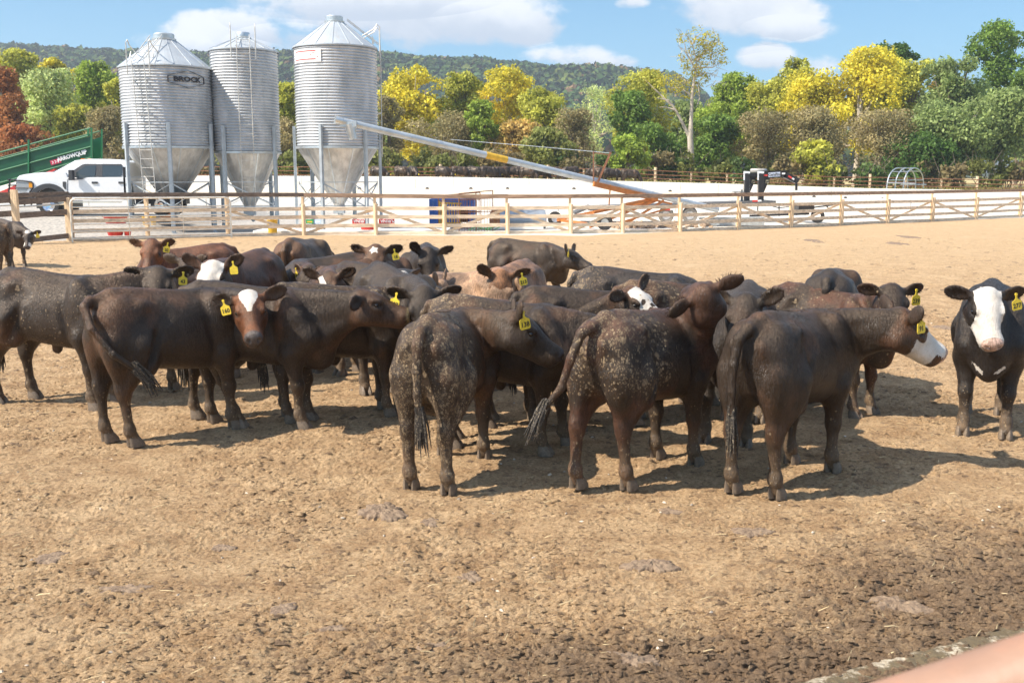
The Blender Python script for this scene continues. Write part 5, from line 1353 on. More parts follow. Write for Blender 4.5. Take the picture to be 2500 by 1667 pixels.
# ---------------------------------------------------------------- hoop frames
def hoopframe(u0, u1, v0, v1, Y, depth, label, tilt=0.35):
    a, c_ = at(u0, v1, Y), at(u1, v1, Y); zt = at(u0, v0, Y).z; z0 = a.z; Lh = (c_.x - a.x)
    e = tag(empty('hoop_frame', (a.x, Y, z0)), label, 'hoop frame'); r_ = (zt - z0); 
    W_ = Lh * .62
    for k in range(3):
        ox = Lh * .02 + k * (Lh - W_) / 2 * .98; b = MB()
        pts = [(ox + W_ / 2 - W_ / 2 * math.cos(t), k * depth * .1 + depth * .5 * math.cos(t) * 0 + depth * (1 - math.cos(t)) * .35, r_ * (math.sin(t)) ** .8) for t in np.linspace(0, math.pi, 16)]
        b.tube(pts, .045, 6); b.build('hoop', galv, e)
    for t in (.35, .9, 1.57, 2.2, 2.8):
        b = MB(); p = lambda k: (Lh * .02 + k * (Lh - W_) / 2 * .98 + W_ / 2 - W_ / 2 * math.cos(t), k * depth * .1 + depth * (1 - math.cos(t)) * .35, r_ * math.sin(t) ** .8)
        b.tube([p(0), p(1), p(2)], .035, 6); b.build('purlin', galv, e)
    b = MB(); b.tube([(Lh * .02, 0, r_ * .30), (Lh * .55, 0, r_ * .26)], .05, 6); b.tube([(Lh * .5, depth * .7, r_ * .2), (Lh, depth * .7, r_ * .2)], .05, 6); b.build('side_pipe', galv, e)
    return e
hoopframe(2162, 2292, 410, 462, 78, 3.4, 'white tubular hoop shelter frame standing at the field edge on the right')
hoopframe(1330, 1368, 389, 410, 90, 1.6, 'small white tubular rack in the field above the auger tube')
# ---------------------------------------------------------------- far pipe fence
pf = tag(empty('pipe_fence', (0, 84, 1.5)), 'rusty pipe fence with wooden posts along the field behind the far cattle', 'fence')
def pz(x): return float(np.interp(x, [-60, -14, 8, 17, 25, 42, 60], [2.98, 2.98, 2.84, 2.46, 2.22, 1.88, 1.6]))
xs = np.arange(-58, 62, 2.9)
for i, x in enumerate(xs):
    b = MB(); zg = float(terr(x, 84)) - .2; zt = pz(x) + (.28 if i % 3 == 0 else .02); b.tube([(x, 0, zg), (x + .02, 0, zt)], .12 if i % 3 == 0 else .085, 8); o = b.build('post', wood_post, pf); o.location = (0, 0, -1.5)
for k, dz in enumerate((0, -.32, -.62, -.95)):
    b = MB(); b.tube([(x, -.1, pz(x) + dz + .02 * math.sin(x * 3 + k)) for x in np.linspace(-58, 60, 40)], .038, 6); o = b.build('pipe_rail', rust, pf); o.location = (0, 0, -1.5)
# ---------------------------------------------------------------- far cattle along the bunk
far0 = cow(name='cow', coat=0, loc=(0, 79, 0), yaw=0, h=.03, head=(-60, -60, 0), poll=(0, -38), seed=60, base=(.016, .014, .014), brownness=.1, dust=.12, tagtxt='', tagside=1)
far1 = cow(name='cow', loc=(0, 79, 0), yaw=0, h=.03, head=(-30, -55, 0), poll=(-20, -45), seed=61, base=(.022, .017, .014), brownness=.4, dust=.15, tagtxt=None)
def copy_tree(o, parent=None):
    c = o.copy(); col.objects.link(c); c.parent = parent
    for ch in o.children: copy_tree(ch, c)
    return c
spots = [(925, 0), (982, 1), (1008, 0), (1082, 0), (1125, 1), (1160, 0), (1195, 0), (1222, 1), (1252, 0), (1290, 1), (1318, 0), (1352, 1), (1390, 0), (1450, 1), (1495, 0), (1540, 1)]
FL = ['black cow at the far bunk, leftmost, beside the tall grain bin', 'dark cow at the far bunk just right of the tall grain bin', 'dark cow standing alone at the far bunk right of the tall grain bin', 'black cow leading the packed row at the far bunk, left end',
      'second black cow of the packed far row', 'third black cow of the packed far row, tag showing', 'black cow left of centre in the packed far row', 'brown tinged cow near the middle of the packed far row', 'black cow feeding under the auger tube left of the white rack',
      'dark cow feeding just below the white rack', 'black cow feeding right of the white rack', 'dark cow half hidden behind the auger tube', 'black cow directly behind the auger tube', 'dark cow left of the rusty mast at the far bunk',
      'black cow right of the rusty mast at the far bunk', 'rightmost dark cow of the far bunk row']
for i, (u, k) in enumerate(spots):
    src = (far0, far1)[k]
    o = src if i in (0, 1) and spots[i][1] == k and (i == 0 or i == 1) else copy_tree(src)
    p = at(u, 420, 78.4 + (i % 3) * .7); vt = float(np.interp(u, [925, 1400, 1560], [409, 410, 417]))
    zt = at(u, vt, p.y).z
    o.location = (p.x, p.y, zt - 1.12); o.rotation_euler.z = R(rr.choice((-25, -40, 8, -60, 170, -150, 200)) + rr.uniform(-12, 12)); tag(o, FL[i], 'cow', 'cattle at the far feed bunk')
# ---------------------------------------------------------------- blurred rail close to the camera, kerb strip
b = MB(); p0 = at(2080, 1740, 1.0) if False else ray(2150, 1680); 
a_ = Vector((0, 0, CAM_H)) + ray(2184, 1776) * 1.00; c_ = Vector((0, 0, CAM_H)) + ray(2720, 1608) * 1.00
b.tube([a_ + (a_ - c_) * 1.5, a_, c_, c_ + (c_ - a_) * 2], .040, 32); 
tag(b.build('hand_rail', simple_mat('pink_tan_rail', (.31, .185, .125), .55, var=.15, scale=7, dirt=(.42, .20, .12), dirt_amt=.4), smooth=True), 'blurred pinkish tan pipe rail crossing the bottom right corner', 'rail')
b = MB(); k0, k1 = gp(1960, 1690), gp(2620, 1508); d_ = (k1 - k0).normalized(); 
nn_ = Vector((-d_.y, d_.x, 0))
nseg = 60; V = []; Fc = []
for i in range(nseg + 1):
    p = k0 + (k1 - k0) * i / nseg
    for j, w_ in enumerate((-.10, -.03, .03, .07)):
        q = p + nn_ * w_; V.append((q.x, q.y, .004 + .012 * (1 if 0 < j < 3 else .0) + rr.uniform(-.004, .004)))
for i in range(nseg):
    for j in range(3): k = i * 4 + j; Fc.append((k, k + 4, k + 5, k + 1))
kerb_m, nt, bs = new_mat('muddy_kerb'); geo = nt.nodes.new('ShaderNodeNewGeometry')
nk = noise(nt, geo.outputs['Position'], 6, 8, .75); nk2 = noise(nt, geo.outputs['Position'], 38, 6, .7)
cc = mixc(nt, ramp(nt, nk2, .35, .6), (.55, .48, .36), (.34, .27, .18)); cc = mixc(nt, ramp(nt, nk, .40, .50), cc, mixc(nt, nk2, (.07, .05, .035), (.20, .15, .07)))
nt.links.new(cc, bs.inputs['Base Color']); bs.inputs['Roughness'].default_value = .9; bump(nt, bs, nk2, .8, .02)
b.add(V, Fc); o = b.build('kerb', kerb_m); tag(o, kind='structure')
# ---------------------------------------------------------------- trees
def leaf_mat():
    m = bpy.data.materials.new('foliage'); m.use_nodes = True; nt = m.node_tree; bs = nt.nodes['Principled BSDF']; out = nt.nodes['Material Output']
    oi = nt.nodes.new('ShaderNodeObjectInfo'); a = nt.nodes.new('ShaderNodeAttribute'); a.attribute_name = 'shade'
    v = nt.nodes.new('ShaderNodeVectorMath'); v.operation = 'SCALE'; nt.links.new(oi.outputs['Color'], v.inputs[0]); nt.links.new(ramp(nt, a.outputs['Fac'], 0, 1, .55, 1.5), v.inputs[3])
    a2 = nt.nodes.new('ShaderNodeAttribute'); a2.attribute_name = 'hue'
    c = mixc(nt, mth(nt, 'MULTIPLY', a2.outputs['Fac'], .62), v.outputs[0], mixc(nt, .5, v.outputs[0], (.05, .11, .02)))
    nt.links.new(c, bs.inputs['Base Color']); bs.inputs['Roughness'].default_value = .55; bs.inputs['Specular IOR Level'].default_value = .25
    tr = nt.nodes.new('ShaderNodeBsdfTranslucent'); nt.links.new(c, tr.inputs[0]); mx = nt.nodes.new('ShaderNodeMixShader'); mx.inputs[0].default_value = .45
    nt.links.new(bs.outputs[0], mx.inputs[1]); nt.links.new(tr.outputs[0], mx.inputs[2]); nt.links.new(mx.outputs[0], out.inputs[0])
    return m
leafm = leaf_mat()
bark = simple_mat('grey_brown_bark', (.20, .155, .115), .9, var=.4, scale=3, stretch=(2, 2, .4))
bark_pale = simple_mat('pale_bark', (.46, .40, .32), .85, var=.25, scale=2, dirt=(.34, .27, .20), dirt_amt=.4, stretch=(2, 2, .5))
def leaves(centres, radii, n, size, seed, flat=.85, shell=.55):
    """random leaf-cluster quads inside/over ellipsoidal lobes; returns V, F, shade, hue"""
    g = np.random.default_rng(seed); L = len(centres); vol = np.array([r[0] * r[1] * r[2] for r in radii]) ** .67
    pick = g.choice(L, n, p=vol / vol.sum()); d = g.normal(size=(n, 3)); d /= np.linalg.norm(d, axis=1)[:, None]
    rad = shell + (1 - shell) * g.random(n) ** .6; rad *= 1 + .13 * g.normal(size=n)
    c = np.array(centres)[pick] + d * np.array(radii)[pick] * rad[:, None]
    # clumping: thin out with noise so sky shows through
    k = fbm(c * .55 + seed, 3, seed) + .25 * vnoise(c * 1.9, seed + 5)
    keep = k > np.quantile(k, .14); c = c[keep]; d = d[keep]; n = len(c)
    nrm = d * .7 + g.normal(size=(n, 3)) * .75; nrm[:, 2] += .25; nrm /= np.linalg.norm(nrm, axis=1)[:, None]
    t = np.cross(nrm, g.normal(size=(n, 3))); t /= np.linalg.norm(t, axis=1)[:, None]; u = np.cross(nrm, t)
    s = size * (.6 + .9 * g.random(n))[:, None]; a = s * .62
    V = np.stack([c - t * s - u * a * .3, c + t * .1 * s - u * a, c + t * s + u * a * .2, c - t * .1 * s + u * a], 1).reshape(-1, 3)
    Fq = np.arange(4 * n).reshape(n, 4)
    sh = np.clip(.5 + .55 * (fbm(c * .8 + 3, 3, seed + 9) - .5) * 2 + .22 * g.normal(size=n), 0, 1); hu = np.clip(fbm(c * .45 + 9, 3, seed + 13) * 1.6 - .3, 0, 1)
    return V, Fq, np.repeat(sh, 4), np.repeat(hu, 4)
def crown_obj(name, cs, rs, n, size, seed, parent, colr, mat=None):
    V, Q, sh, hu = leaves(cs, rs, n, size, seed)
    o = mesh_obj(name, V, Q, mat or leafm, parent)
    for nm, arr in (('shade', sh), ('hue', hu)):
        a = o.data.attributes.new(nm, 'FLOAT', 'POINT'); a.data.foreach_set('value', arr.astype(np.float32))
    o.color = (*colr, 1); return o
def tree(x, y, H, W, colr, label, seed, n=4200, size=.22, trunk=.22, low=.25, kind='tree', bk=None, lobes=26, sparse=1.0, cat='tree', group='trees beyond the far fence', bare=0):
    g = np.random.default_rng(seed); zg = float(terr(x, y)) - .1
    e = tag(empty(kind, (x, y, zg)), label, cat, group)
    cs, rs = [], []
    D = W * .8
    for i in range(lobes):
        t = (i + .5) / lobes; z = H * (low + (1 - low) * (t ** .85)) 
        env = math.sin(math.pi * min(1, max(.06, (z / H - low * .6) / (1.06 - low * .6)))) ** .55
        a = g.uniform(0, 2 * math.pi); rad = g.uniform(.15, 1.08) * env
        r_ = W * g.uniform(.10, .22) * (.75 + .35 * env)
        cs.append((math.cos(a) * rad * (W / 2 - r_ * .6), math.sin(a) * rad * (D / 2 - r_ * .6), min(z, H - r_ * .75))); rs.append((r_, r_, r_ * g.uniform(.65, .95)))
    crown_obj('crown', cs, rs, int(n * sparse), size, seed, e, colr)
    b = MB(); top = Vector((g.uniform(-.3, .3), g.uniform(-.3, .3), H * .80)); mid = Vector((g.uniform(-.4, .4), g.uniform(-.2, .2), H * .4))
    b.tube([(0, 0, 0), (mid.x * .4, mid.y * .4, H * .15), tuple(mid), tuple(top)], [trunk * 1.25, trunk, trunk * .72, trunk * .2], 8)
    order = g.permutation(lobes)[:14]
    for i in order:
        c = Vector(cs[i]); s0 = Vector((0, 0, 0)).lerp(mid, 1.0) if c.z > H * .5 else mid * g.uniform(.55, .95)
        s0 = mid.lerp(top, g.uniform(0, .6)) if c.z > H * .55 else s0
        m_ = s0.lerp(c, .5) + Vector((0, 0, -.06 * H * g.uniform(0, 1)))
        b.tube([tuple(s0), tuple(m_), tuple(c)], [trunk * .42, trunk * .28, trunk * .10], 5)
        for k in range(bare):
            q = c + Vector(g.normal(size=3) * W * .12); b.tube([tuple(m_.lerp(c, g.uniform(.2, .9))), tuple((m_ + q) / 2 + Vector((0, 0, .3))), tuple(q)], [trunk * .14, trunk * .09, trunk * .03], 4)
    b.build('trunk', bk or bark, e, smooth=True)
    return e
YEL = (0.805, 0.695, 0.073); YG = (0.537, 0.525, 0.085); LIME = (0.366, 0.464, 0.073); GRN = (0.207, 0.317, 0.061); DG = (0.110, 0.195, 0.043); OLV = (0.342, 0.354, 0.098); BRN = (0.403, 0.329, 0.159); RST = (0.439, 0.171, 0.061); PALE = (0.586, 0.659, 0.268); OG = (0.305, 0.378, 0.134); ORG = (0.634, 0.439, 0.134)
T = [  # u, v top, width px, colour, Y, words
 (-10, 165, 150, RST, 92, 'rust brown tree at the far left edge'), (45, 112, 130, YG, 112, 'tall yellow green tree behind the rust brown one'), (118, 168, 200, PALE, 104, 'wide pale silvery green tree left of the bins'),
 (135, 140, 120, YEL, 116, 'yellow topped tree above the pale one'), (228, 148, 125, LIME, 110, 'rounded green tree near the wide bin'), (170, 250, 130, YG, 96, 'low olive yellow tree above the green chute'), (282, 188, 90, YG, 106, 'yellow tinged tree touching the wide bin'),
 (262, 255, 110, BRN, 94, 'half bare brown tree left of the wide bin'), (60, 300, 130, RST, 90, 'low rusty bush like tree above the chute'), (395, 190, 150, OLV, 104, 'olive tree hidden behind the wide bin'), (530, 190, 60, YEL, 100, 'narrow yellow tree seen between the first two bins'), (590, 260, 150, OLV, 96, 'olive tree behind the middle bin'), (700, 200, 90, YG, 100, 'yellow green tree between the middle and tall bins'), (700, 285, 90, BRN, 92, 'brown bare tree between the middle and tall bins'), (820, 240, 190, OLV, 98, 'olive tree behind the tall bin'),
 (1008, 158, 175, YEL, 104, 'bright yellow tree right of the tall bin'), (1128, 176, 110, YG, 106, 'rounded yellow green tree next to the bright yellow one'), (945, 230, 90, BRN, 98, 'thin brown tree beside the tall bin'), (1235, 165, 165, YEL, 110, 'tall yellow tree with pointed tops left of centre'), (1310, 215, 140, YG, 104, 'yellow green tree right of the pointed yellow one'),
 (1178, 240, 95, LIME, 94, 'young bright green tree below the yellow ones'), (1090, 275, 190, BRN, 95, 'wide olive brown tree behind the auger'), (1340, 235, 110, YG, 100, 'small yellow tree in the centre of the tree line'), (1255, 290, 130, ORG, 94, 'orange tinged low tree behind the auger'), (1455, 208, 125, PALE, 150, 'distant pale olive tree in the gap below the hill'),
 (1400, 262, 130, BRN, 96, 'brown grey tree in the centre gap'), (1340, 310, 120, OLV, 91, 'low olive bush like tree near the rusty mast'), (1560, 168, 170, YG, 108, 'airy yellow green tree left of the white trunk'), (1530, 222, 120, GRN, 100, 'full green tree left of the white trunk'), (1535, 328, 85, LIME, 88, 'small lime green tree low by the far fence'), (1600, 300, 110, GRN, 93, 'green tree beside the white trunk'),
 (1790, 178, 165, LIME, 110, 'broad lime green tree right of the white trunk'), (1745, 278, 150, GRN, 96, 'green tree just right of the white trunk'), (1895, 195, 150, YG, 108, 'olive yellow tree in the right half'), (1948, 140, 120, YG, 112, 'narrow tree whose top pokes above its neighbours'), (1975, 172, 170, YEL, 104, 'yellow tree right of the narrow one'),
 (2105, 112, 210, YEL, 102, 'big bright yellow tree at the right'), (2190, 102, 120, DG, 114, 'dark green tree top behind the big yellow one'), (2235, 145, 130, YG, 106, 'yellow green tree on the right shoulder of the big yellow one'), (1860, 268, 160, BRN, 95, 'brown half bare tree above the gooseneck trailer'), (1985, 262, 190, BRN, 93, 'wide brown tree behind the gooseneck trailer'), (2160, 262, 190, BRN, 94, 'grey brown tree above the hoop frame'),
 (2000, 340, 110, YG, 88, 'low yellow green tree behind the pipe fence at the right'), (2250, 320, 160, DG, 92, 'dark green tree behind the hoop frame'), (2330, 138, 170, OG, 100, 'tall olive green tree right of the hoop frame'), (2345, 240, 220, OG, 94, 'wide olive green tree low at the right'), (2300, 180, 60, ORG, 108, 'small orange tinted tree in the right gap'),
 (2450, 52, 170, GRN, 110, 'tallest green tree at the right edge'), (2450, 215, 180, OG, 96, 'olive green tree below the tallest one'), (2540, 160, 190, GRN, 104, 'green tree cut by the right edge'), (-130, 140, 180, GRN, 108, 'green tree beyond the left edge')]
for i, (u, v, w, c_, Y, lb) in enumerate(T):
    s = Y / F * 1.02; p = at(u, v, Y); zg = float(terr(p.x, Y)); H = p.z - zg; br = c_ in (BRN,)
    nn = int(np.clip(w * (430 - v) * .24, 2200, 9000)) if Y < 140 else 2500
    tree(p.x, Y, H, w * s * 1.08, c_, lb, 200 + i, n=int(nn * 1.7), size=.145 if not br else .10, low=.16 if H < 9 else (.34 if u > 1850 else .24), trunk=.10 + H * .013, bare=3 if br else 0, sparse=.95 if not br else 1.0, bk=bark_pale if (i % 3 == 0 or (u > 1850 and i % 2)) else None)
# second row filling the wood behind
gq = np.random.default_rng(44); FC = [OLV, GRN, YG, OG, BRN]; FN = ['olive', 'green', 'yellow green', 'dull green', 'brown']
for i in range(30):
    u = -80 + i * 92 + gq.uniform(-20, 20)
    if 1370 < u < 1500: continue
    v = float(np.interp(u, [-100, 300, 900, 1350, 1600, 2000, 2600], [205, 230, 235, 275, 240, 205, 190])) + gq.uniform(-18, 22); Y = gq.uniform(118, 130); k = int(gq.integers(0, 5))
    s = Y / F * 1.02; p = at(u, v, Y); zg = float(terr(p.x, Y)); nb_ = min(T, key=lambda q: abs(q[0] - u))[5]
    tree(p.x, Y, p.z - zg, gq.uniform(115, 160) * s, FC[k], ' '.join((FN[k] + ' tree of the second row behind the ' + nb_).split()[:16]), 500 + i, n=2600, size=.24, low=.10, trunk=.2, lobes=11)
# white barked sycamore, mostly bare
def sycamore():
    Y = 90; p = at(1685, 432, Y); zg = float(terr(p.x, Y)) - .1; e = tag(empty('tree', (p.x, Y, zg)), 'tall white barked tree with a bare forked trunk and airy yellow top', 'tree', 'trees beyond the far fence')
    Lp = lambda u, v, dy=0: tuple(at(u, v, Y + dy) - Vector((p.x, Y, zg)))
    b = MB(); b.tube([(0, 0, 0), Lp(1687, 380), Lp(1685, 335), Lp(1687, 300), Lp(1690, 230), Lp(1697, 180), Lp(1700, 150), Lp(1690, 105)], [.34, .27, .25, .17, .13, .10, .07, .03], 10)
    b.tube([Lp(1685, 338), Lp(1668, 305), Lp(1650, 270), Lp(1632, 245), Lp(1605, 240)], [.17, .13, .10, .07, .04], 8)
    for pts in ([(1690, 225), (1704, 200), (1708, 240), (1700, 262)], [(1640, 258), (1590, 210), (1570, 190)], [(1700, 150), (1730, 120), (1750, 110)], [(1698, 170), (1675, 130), (1670, 95)], [(1695, 165), (1740, 165), (1765, 150)], [(1650, 270), (1625, 262), (1610, 262)], [(1690, 235), (1660, 215), (1640, 215)], [(1694, 190), (1720, 178), (1745, 182)], [(1690, 110), (1700, 90), (1715, 78)], [(1690, 110), (1680, 92), (1672, 84)]):
        b.tube([Lp(*q) for q in pts], list(np.linspace(.09, .02, len(pts))), 6)
    g = np.random.default_rng(5)
    for k in range(90):
        q0 = (g.uniform(1660, 1765), g.uniform(85, 215)); b.tube([Lp(*q0), Lp(q0[0] + g.uniform(-14, 18), q0[1] - g.uniform(2, 22), g.uniform(-1, 1)), Lp(q0[0] + g.uniform(-26, 32), q0[1] - g.uniform(-6, 26), g.uniform(-1, 1))], [.03, .02, .01], 4)
    b.build('trunk', bark_pale, e, smooth=True)
    cs, rs = [], []
    for (u, v, r_) in ((1668, 95, .5), (1700, 85, .7), (1728, 100, .8), (1750, 125, .7), (1662, 140, .3), (1700, 120, .8), (1690, 165, .8), (1730, 140, .8), (1680, 215, 1.0), (1640, 205, .9), (1595, 190, .8), (1710, 190, .7), (1768, 150, .4)):
        cs.append(Lp(u, v, g.uniform(-1, 1))); rs.append((r_ * 1.3, r_ * 1.3, r_))
    crown_obj('crown', cs, rs, 3200, .085, 77, e, (.48, .42, .05))
sycamore()
# understory
g = np.random.default_rng(12)
UL = ['low brown shrub', 'low olive shrub', 'low dark green shrub']
free = sorted([(q[0], q[5]) for q in T if q[4] < 140])
def bush_label(u, k):
    i = min(range(len(free)), key=lambda j: abs(free[j][0] - u)); return ' '.join((UL[k][4:] + ' below the ' + free.pop(i)[1]).split()[:16])
for i in range(46):
    u = -60 + i * 57 + g.uniform(-15, 15); Y = g.uniform(87, 93); k = int(g.integers(0, 3)); p = at(u, 400, Y); zg = float(terr(p.x, Y))
    e = tag(empty('bush', (p.x, Y, zg - .1)), bush_label(u, k), 'bush', 'shrubs in the undergrowth of the tree line')
    cs = [(g.uniform(-1, 1), g.uniform(-.6, .6), g.uniform(.5, 2.4)) for _ in range(6)]; rs = [(g.uniform(.5, 1.0),) * 2 + (g.uniform(.4, .8),) for _ in range(6)]
    crown_obj('foliage', cs, rs, 1000, .16, 400 + i, e, [(.27, .21, .10), (.24, .25, .07), (.11, .17, .045)][k])
    b = MB()
    for q in range(7): b.tube([(g.uniform(-.3, .3), 0, 0), (g.uniform(-.8, .8), g.uniform(-.4, .4), 1.2), (g.uniform(-1.5, 1.5), g.uniform(-.6, .6), g.uniform(2, 3.6))], [.04, .03, .012], 4)
    b.build('stems', bark, e)
# weeds along the terrace
def weeds():
    g = np.random.default_rng(31); n = 9000
    x = g.uniform(-5, 46, n); y = g.uniform(78, 88, n); keep = fbm(np.stack([x, y], -1) * .5, 3, 3) > .42; x, y = x[keep], y[keep]; n = len(x); z = terr(x, y); h = g.uniform(.15, .55, n); w = .05
    dx = g.normal(size=n) * .1; a = g.uniform(0, 3.14, n)
    V = np.stack([np.stack([x - w * np.cos(a), y - w * np.sin(a), z], -1), np.stack([x + w * np.cos(a), y + w * np.sin(a), z], -1), np.stack([x + dx + w * .6, y, z + h], -1), np.stack([x + dx - w * .6, y, z + h], -1)], 1).reshape(-1, 3)
    o = mesh_obj('weeds', V, np.arange(4 * n).reshape(n, 4), simple_mat('dry_weeds', (.50, .42, .12), .8, var=.4, scale=1.5, dirt=(.2, .24, .05), dirt_amt=.6)); tag(o, 'dry yellow weeds growing in front of the far fence', kind='stuff')
weeds()
# ---------------------------------------------------------------- wooded hills
def hills():
    def crest(x):
        # silhouette height of the ridge at distance ~800
        us = [-400, 0, 120, 220, 360, 520, 700, 930, 1060, 1170, 1330, 1470, 1580, 1650, 1720, 1800, 2500, 3200]; vs = [110, 106, 112, 120, 124, 128, 126, 128, 142, 142, 160, 158, 170, 182, 230, 300, 420, 430]
        xx = [at(u, v, 800).x for u, v in zip(us, vs)]; zz = [at(u, v, 800).z for u, v in zip(us, vs)]
        return np.interp(x * 800 / 800, xx, zz)
    def hz(x, y):
        t = sstep(330, 800, y) ** 1.0; base = crest(x / np.maximum(y, 1) * 800) - 17
        n = (fbm(np.stack([x, y], -1) * .006, 3, 90) - .5) * 26 * t * (1 - t) * 3
        back = 1 - .5 * sstep(840, 1300, y)
        return 2 + np.maximum(base, 0) * t * back + n
    xs = np.linspace(-900, 900, 120); ys = np.linspace(320, 1400, 60); X, Y_ = np.meshgrid(xs, ys); Z = hz(X, Y_)
    idx = np.arange(X.size).reshape(X.shape); Q = np.stack([idx[:-1, :-1], idx[:-1, 1:], idx[1:, 1:], idx[1:, :-1]], -1).reshape(-1, 4)
    o = mesh_obj('hills', np.stack([X, Y_, Z], -1).reshape(-1, 3), Q, simple_mat('hill_floor', (.05, .07, .025), .9, scale=.05), smooth=True); tag(o, kind='structure')
    # low far ridge behind
    xs = np.linspace(-600, 2600, 60); b = []; 
    Zr = np.interp(xs, [-600, 300, 900, 1400, 2600], [150, 190, 205, 170, 120]) + 10 * fbm(np.stack([xs, xs * 0], -1) * .01, 3)
    V = np.concatenate([np.stack([xs, xs * 0 + 2500, Zr * 0 - 5], -1), np.stack([xs, xs * 0 + 2900, Zr], -1), np.stack([xs, xs * 0 + 3600, Zr * 0], -1)])
    n_ = len(xs); idx = np.arange(3 * n_).reshape(3, n_); Q = np.stack([idx[:-1, :-1], idx[:-1, 1:], idx[1:, 1:], idx[1:, :-1]], -1).reshape(-1, 4)
    o = mesh_obj('far_hills', V, Q, simple_mat('far_hill_woods', (.06, .085, .035), .9, scale=.02), smooth=True); tag(o, kind='structure')
    # canopy
    g = np.random.default_rng(8); n = 9000
    yy = 340 + 480 * g.random(n) ** .9; uu = g.uniform(-.62, .42, n); xx = uu * yy; zz = hz(xx, yy); ok = crest(xx / yy * 800) > 14; xx, yy, zz = xx[ok], yy[ok], zz[ok]; n = len(xx)
    M = 26
    d = g.normal(size=(n, M, 3)); d /= np.linalg.norm(d, axis=2)[..., None]; d[..., 2] = np.abs(d[..., 2]) * 1.0 - .15
    R_ = g.uniform(3.8, 6.6, n)[:, None, None]; c = np.stack([xx, yy, zz + 7.0], -1)[:, None, :] + d * R_ * np.array([1, 1, .9]) * (1 + .12 * g.normal(size=(n, M, 1)))
    nr = d + g.normal(size=d.shape) * .45; nr /= np.linalg.norm(nr, axis=2)[..., None]
    t = np.cross(nr, g.normal(size=d.shape)); t /= np.linalg.norm(t, axis=2)[..., None]; u = np.cross(nr, t); s = g.uniform(1.0, 2.0, (n, M, 1)) * R_ / 5
    V = np.stack([c - t * s, c - u * s * .8, c + t * s, c + u * s * .8], 2).reshape(-1, 3); k = n * M
    m = bpy.data.materials.new('distant_canopy'); m.use_nodes = True; nt = m.node_tree; bs = nt.nodes['Principled BSDF']; a = nt.nodes.new('ShaderNodeAttribute'); a.attribute_name = 'leafcol'
    nt.links.new(a.outputs['Color'], bs.inputs['Base Color']); bs.inputs['Roughness'].default_value = .8; bs.inputs['Specular IOR Level'].default_value = .1
    pal = np.array([(.045, .085, .022), (.06, .10, .022), (.035, .07, .025), (.10, .13, .03), (.16, .10, .045), (.12, .145, .03), (.05, .09, .03)]); w = np.array([.25, .2, .2, .13, .06, .08, .08])
    pc = pal[g.choice(7, n, p=w)] * g.uniform(.75, 1.3, (n, 1)); cc = np.repeat(np.repeat(pc, M, 0) * g.uniform(.8, 1.2, (k, 1)), 4, 0)
    o = mesh_obj('distant_forest', V, np.arange(4 * k).reshape(k, 4), m); tag(o, 'continuous distant forest covering the hillside', kind='stuff')
    a = o.data.attributes.new('leafcol', 'FLOAT_COLOR', 'POINT'); a.data.foreach_set('color', np.concatenate([cc, np.ones((4 * k, 1))], 1).astype(np.float32).ravel())
hills()
# ---------------------------------------------------------------- the herd
HV = .0135
def put(u, v, z=0.0, dz=0.0):
    p = gp(u, v, z); return (p.x, p.y, gz(p.x, p.y) + .004 if z == 0 else 0)
def back(u, v, z=1.25):
    z += .05
    """ground point under a back seen at pixel (u, v), z = its height"""
    p = gp(u, v, z); return (p.x, p.y, gz(p.x, p.y) + .004)
def P3(u, v, Y): return tuple(at(u, v, Y))
def blaze(w0=.05, x0=.0, x1=.5, z=-9):
    return lambda h: sstep(w0 + .02, w0 - .02, np.abs(h[:, 1])) * sstep(x0 - .02, x0 + .02, h[:, 0]) * sstep(x1 + .02, x1 - .02, h[:, 0]) * sstep(-.13, -.09, h[:, 2])
def add_cow(label, group='cattle standing in the pen', **k):
    e = cow(**k); tag(e, label, 'cow', group); return e
def rump_mud(a=1.0, zt=1.15, x0=-.2):
    return lambda V: a * sstep(x0, x0 - .35, V[:, 0]) * (.55 + .45 * sstep(.3, .7, V[:, 2]))
BLK = (.015, .0125, .0115)
herd = []
def C(label, **k): herd.append((label, k))
C('dark brown steer with white blaze looking back over its shoulder, yellow tag 160', loc=put(438, 1056), yaw=44, head=(-74, -36, 4), poll=(606, 718, 'n'), seed=1, male=False, scale=1.0,
  tagtxt='160', tagside=-1, earrot=(12, -4), brownness=.42, brownface=.9, head_brown=(.10, .036, .014), face=lambda h: sstep(.030, .0, np.abs(h[:, 1] + .004) - (.062 * sstep(.26, .02, h[:, 0]))) * sstep(.24, .20, h[:, 0]) * sstep(-.12, -.08, h[:, 2]),
  tail=[(-.80, 0, 1.17), (-.88, -.06, 1.13), (-.88, -.18, .97), (-.76, -.30, .78), (-.60, -.36, .66)], legs=((0, 0), (.02, 0), (-.04, 0), (.06, 0)), muzzle=(.07, .06, .058), neck_len=.5,
  white_fn=lambda V: .9 * sstep(.12, .08, np.linalg.norm((V - np.array([-.40, 0, .57])) * np.array([.7, .8, 1.2]), axis=1)))
C('dark brown steer behind the tag 160 steer in right facing profile, muddy nose held level', loc=put(640, 1033), yaw=-6, head=(4, -16, 0), poll=(884, 712, 'n'), seed=2, scale=.99,
  tagtxt=None, brownness=.3, brownface=.5, muzzle=(.24, .185, .10), legs=((-.02, 0), (.02, 0), (-.18, 0), (.42, 0)), earrot=(0, -12))
C('brown steer cut off by the left edge, facing right with yellow tag 43', loc=put(165, 982), yaw=-13, head=(-80, -46, 0), poll=(385, 660, 'n'), seed=3, scale=1.03, tagtxt='43', tagside=1,
  brownness=.35, mud=.14, dust=.10, legs=((0, 0), (0, 0), (.05, 0), (-.12, 0)))
